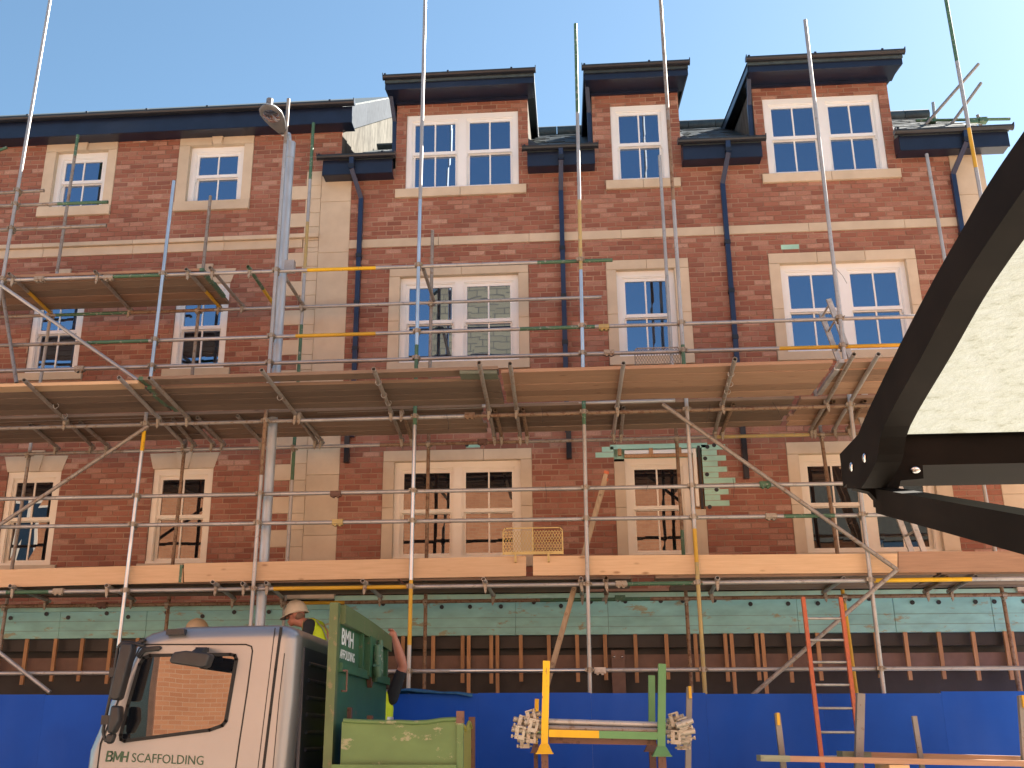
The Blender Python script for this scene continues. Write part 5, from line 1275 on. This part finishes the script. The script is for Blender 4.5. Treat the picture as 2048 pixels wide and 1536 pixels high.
# ------------------------------------------------------------------ canopy over the near pavement
CYF = -12.0
x0 = at(1703, 960, CYF).x
can = thing('glazed_canopy', 'dark steel framed canopy with a bright frosted roof sheet in the near right corner', 'canopy', (x0 + .9, -13.2, 2.2))
outer = [atx(a, b, x0) for a, b in ((1693, 977), (1700, 925), (1724, 849), (1802, 685), (1869, 556), (1925, 458), (1979, 364), (2048, 262))]
inner = [atx(a, b, x0) for a, b in ((1722, 977), (1752, 925), (1768, 853), (1846, 708), (1902, 601), (1949, 524), (2001, 446), (2066, 352))]
d = (outer[-1] - outer[-2]); d2 = (inner[-1] - inner[-2])
yend = -14.9
def tail(p, dd):
    k = (yend - p.y) / dd.y; q = p + dd * k; q.z = p.z + (q.z - p.z) * .9; q.x = x0; return q
def smooth(pts, n=4):
    out = []
    for i in range(len(pts) - 1):
        p0, p1, p2, p3 = pts[max(i - 1, 0)], pts[i], pts[i + 1], pts[min(i + 2, len(pts) - 1)]
        for k in range(n):
            t = k / n; out.append(.5 * ((2 * p1) + (p2 - p0) * t + (2 * p0 - 5 * p1 + 4 * p2 - p3) * t * t + (3 * p1 - p0 - 3 * p2 + p3) * t ** 3))
    return out + [pts[-1]]
outer, inner = smooth(outer), smooth(inner)
outer.append(tail(outer[-1], d)); inner.append(outer[-1] - Vector((0, 0, (outer[-2] - inner[-2]).length * 1.0)))
mb = MB(); WX = .043
for i in range(len(outer) - 1):
    a, b, c, e = outer[i], outer[i + 1], inner[i + 1], inner[i]
    X = Vector((WX, 0, 0)); mb.hexa([e, e + X, c + X, c, a, a + X, b + X, b])
mb.build('rafter', 'canopy_paint', can)
zt_, zb_ = at(1850, 858, CYF).z, at(1850, 930, CYF).z; yb3 = atz(1900, 971, zb_).y
MB().box(x0 + .03, 3.4, CYF, yb3, zb_, zt_).build('eave_beam', 'canopy_paint', can)
MB().box(x0 + WX, 3.4, CYF - .012, CYF - .001, zt_ - .012, zt_ + .03).build('glazing_bar', 'canopy_paint', can)
sh = MB(); rows = outer[8:]; nx = 10
for i in range(len(rows) - 1):
    a, b = rows[i], rows[i + 1]; off = Vector((0, .0, -.02))
    for k in range(nx):
        xa, xb_ = x0 + WX * .5 + (3.4 - x0) * k / nx, x0 + WX * .5 + (3.4 - x0) * (k + 1) / nx
        sh.add([Vector((xa, a.y, a.z)) + off, Vector((xb_, a.y, a.z)) + off, Vector((xb_, b.y, b.z)) + off, Vector((xa, b.y, b.z)) + off], [(0, 1, 2, 3)])
sh.build('roof_sheet', 'frosted_sheet', can)
a0, a1 = at(1765, 994, CYF + .02), at(2090, 1062, CYF - .75)
MB().beam(a0, a1, .036, .036, up=(0, .3, 1)).beam(a0 + Vector((.0, .0, -.024)), a1 + Vector((0, 0, -.024)), .03, .012, up=(0, .3, 1)).build('tie_bar', 'canopy_paint', can)
p = [at(a, b, CYF - .004) for a, b in ((1706, 977), (1790, 915), (1843, 916), (1846, 958), (1800, 962), (1795, 985), (1815, 1000), (1800, 1012), (1757, 1006), (1738, 985))]
MB().add([(v.x, CYF - .008, v.z) for v in p] + [(v.x, CYF + .01, v.z) for v in p], [tuple(range(len(p))), tuple(range(2 * len(p) - 1, len(p) - 1, -1))] + [(i, len(p) + i, len(p) + (i + 1) % len(p), (i + 1) % len(p)) for i in range(len(p))]).build('corner_bracket', 'canopy_paint', can)
for a, b in ((1703, 934), (1729, 916)):
    q = atx(a, b, x0 - .002); MB().sphere(q, .004, .0085, .0085).build('bolt', 'bolt_steel', can)
for a, b in ((1764, 942), (1831, 940)):
    q = at(a, b, CYF - .01); MB().sphere(q, .0095, .005, .007).build('bolt', 'bolt_steel', can)
# lean-to posts carrying the canopy back to the wall
MB().box(x0 + .0, 3.4, -15.0, -14.88, 2.2, outer[-1].z).build('wall_plate', 'canopy_paint', can)
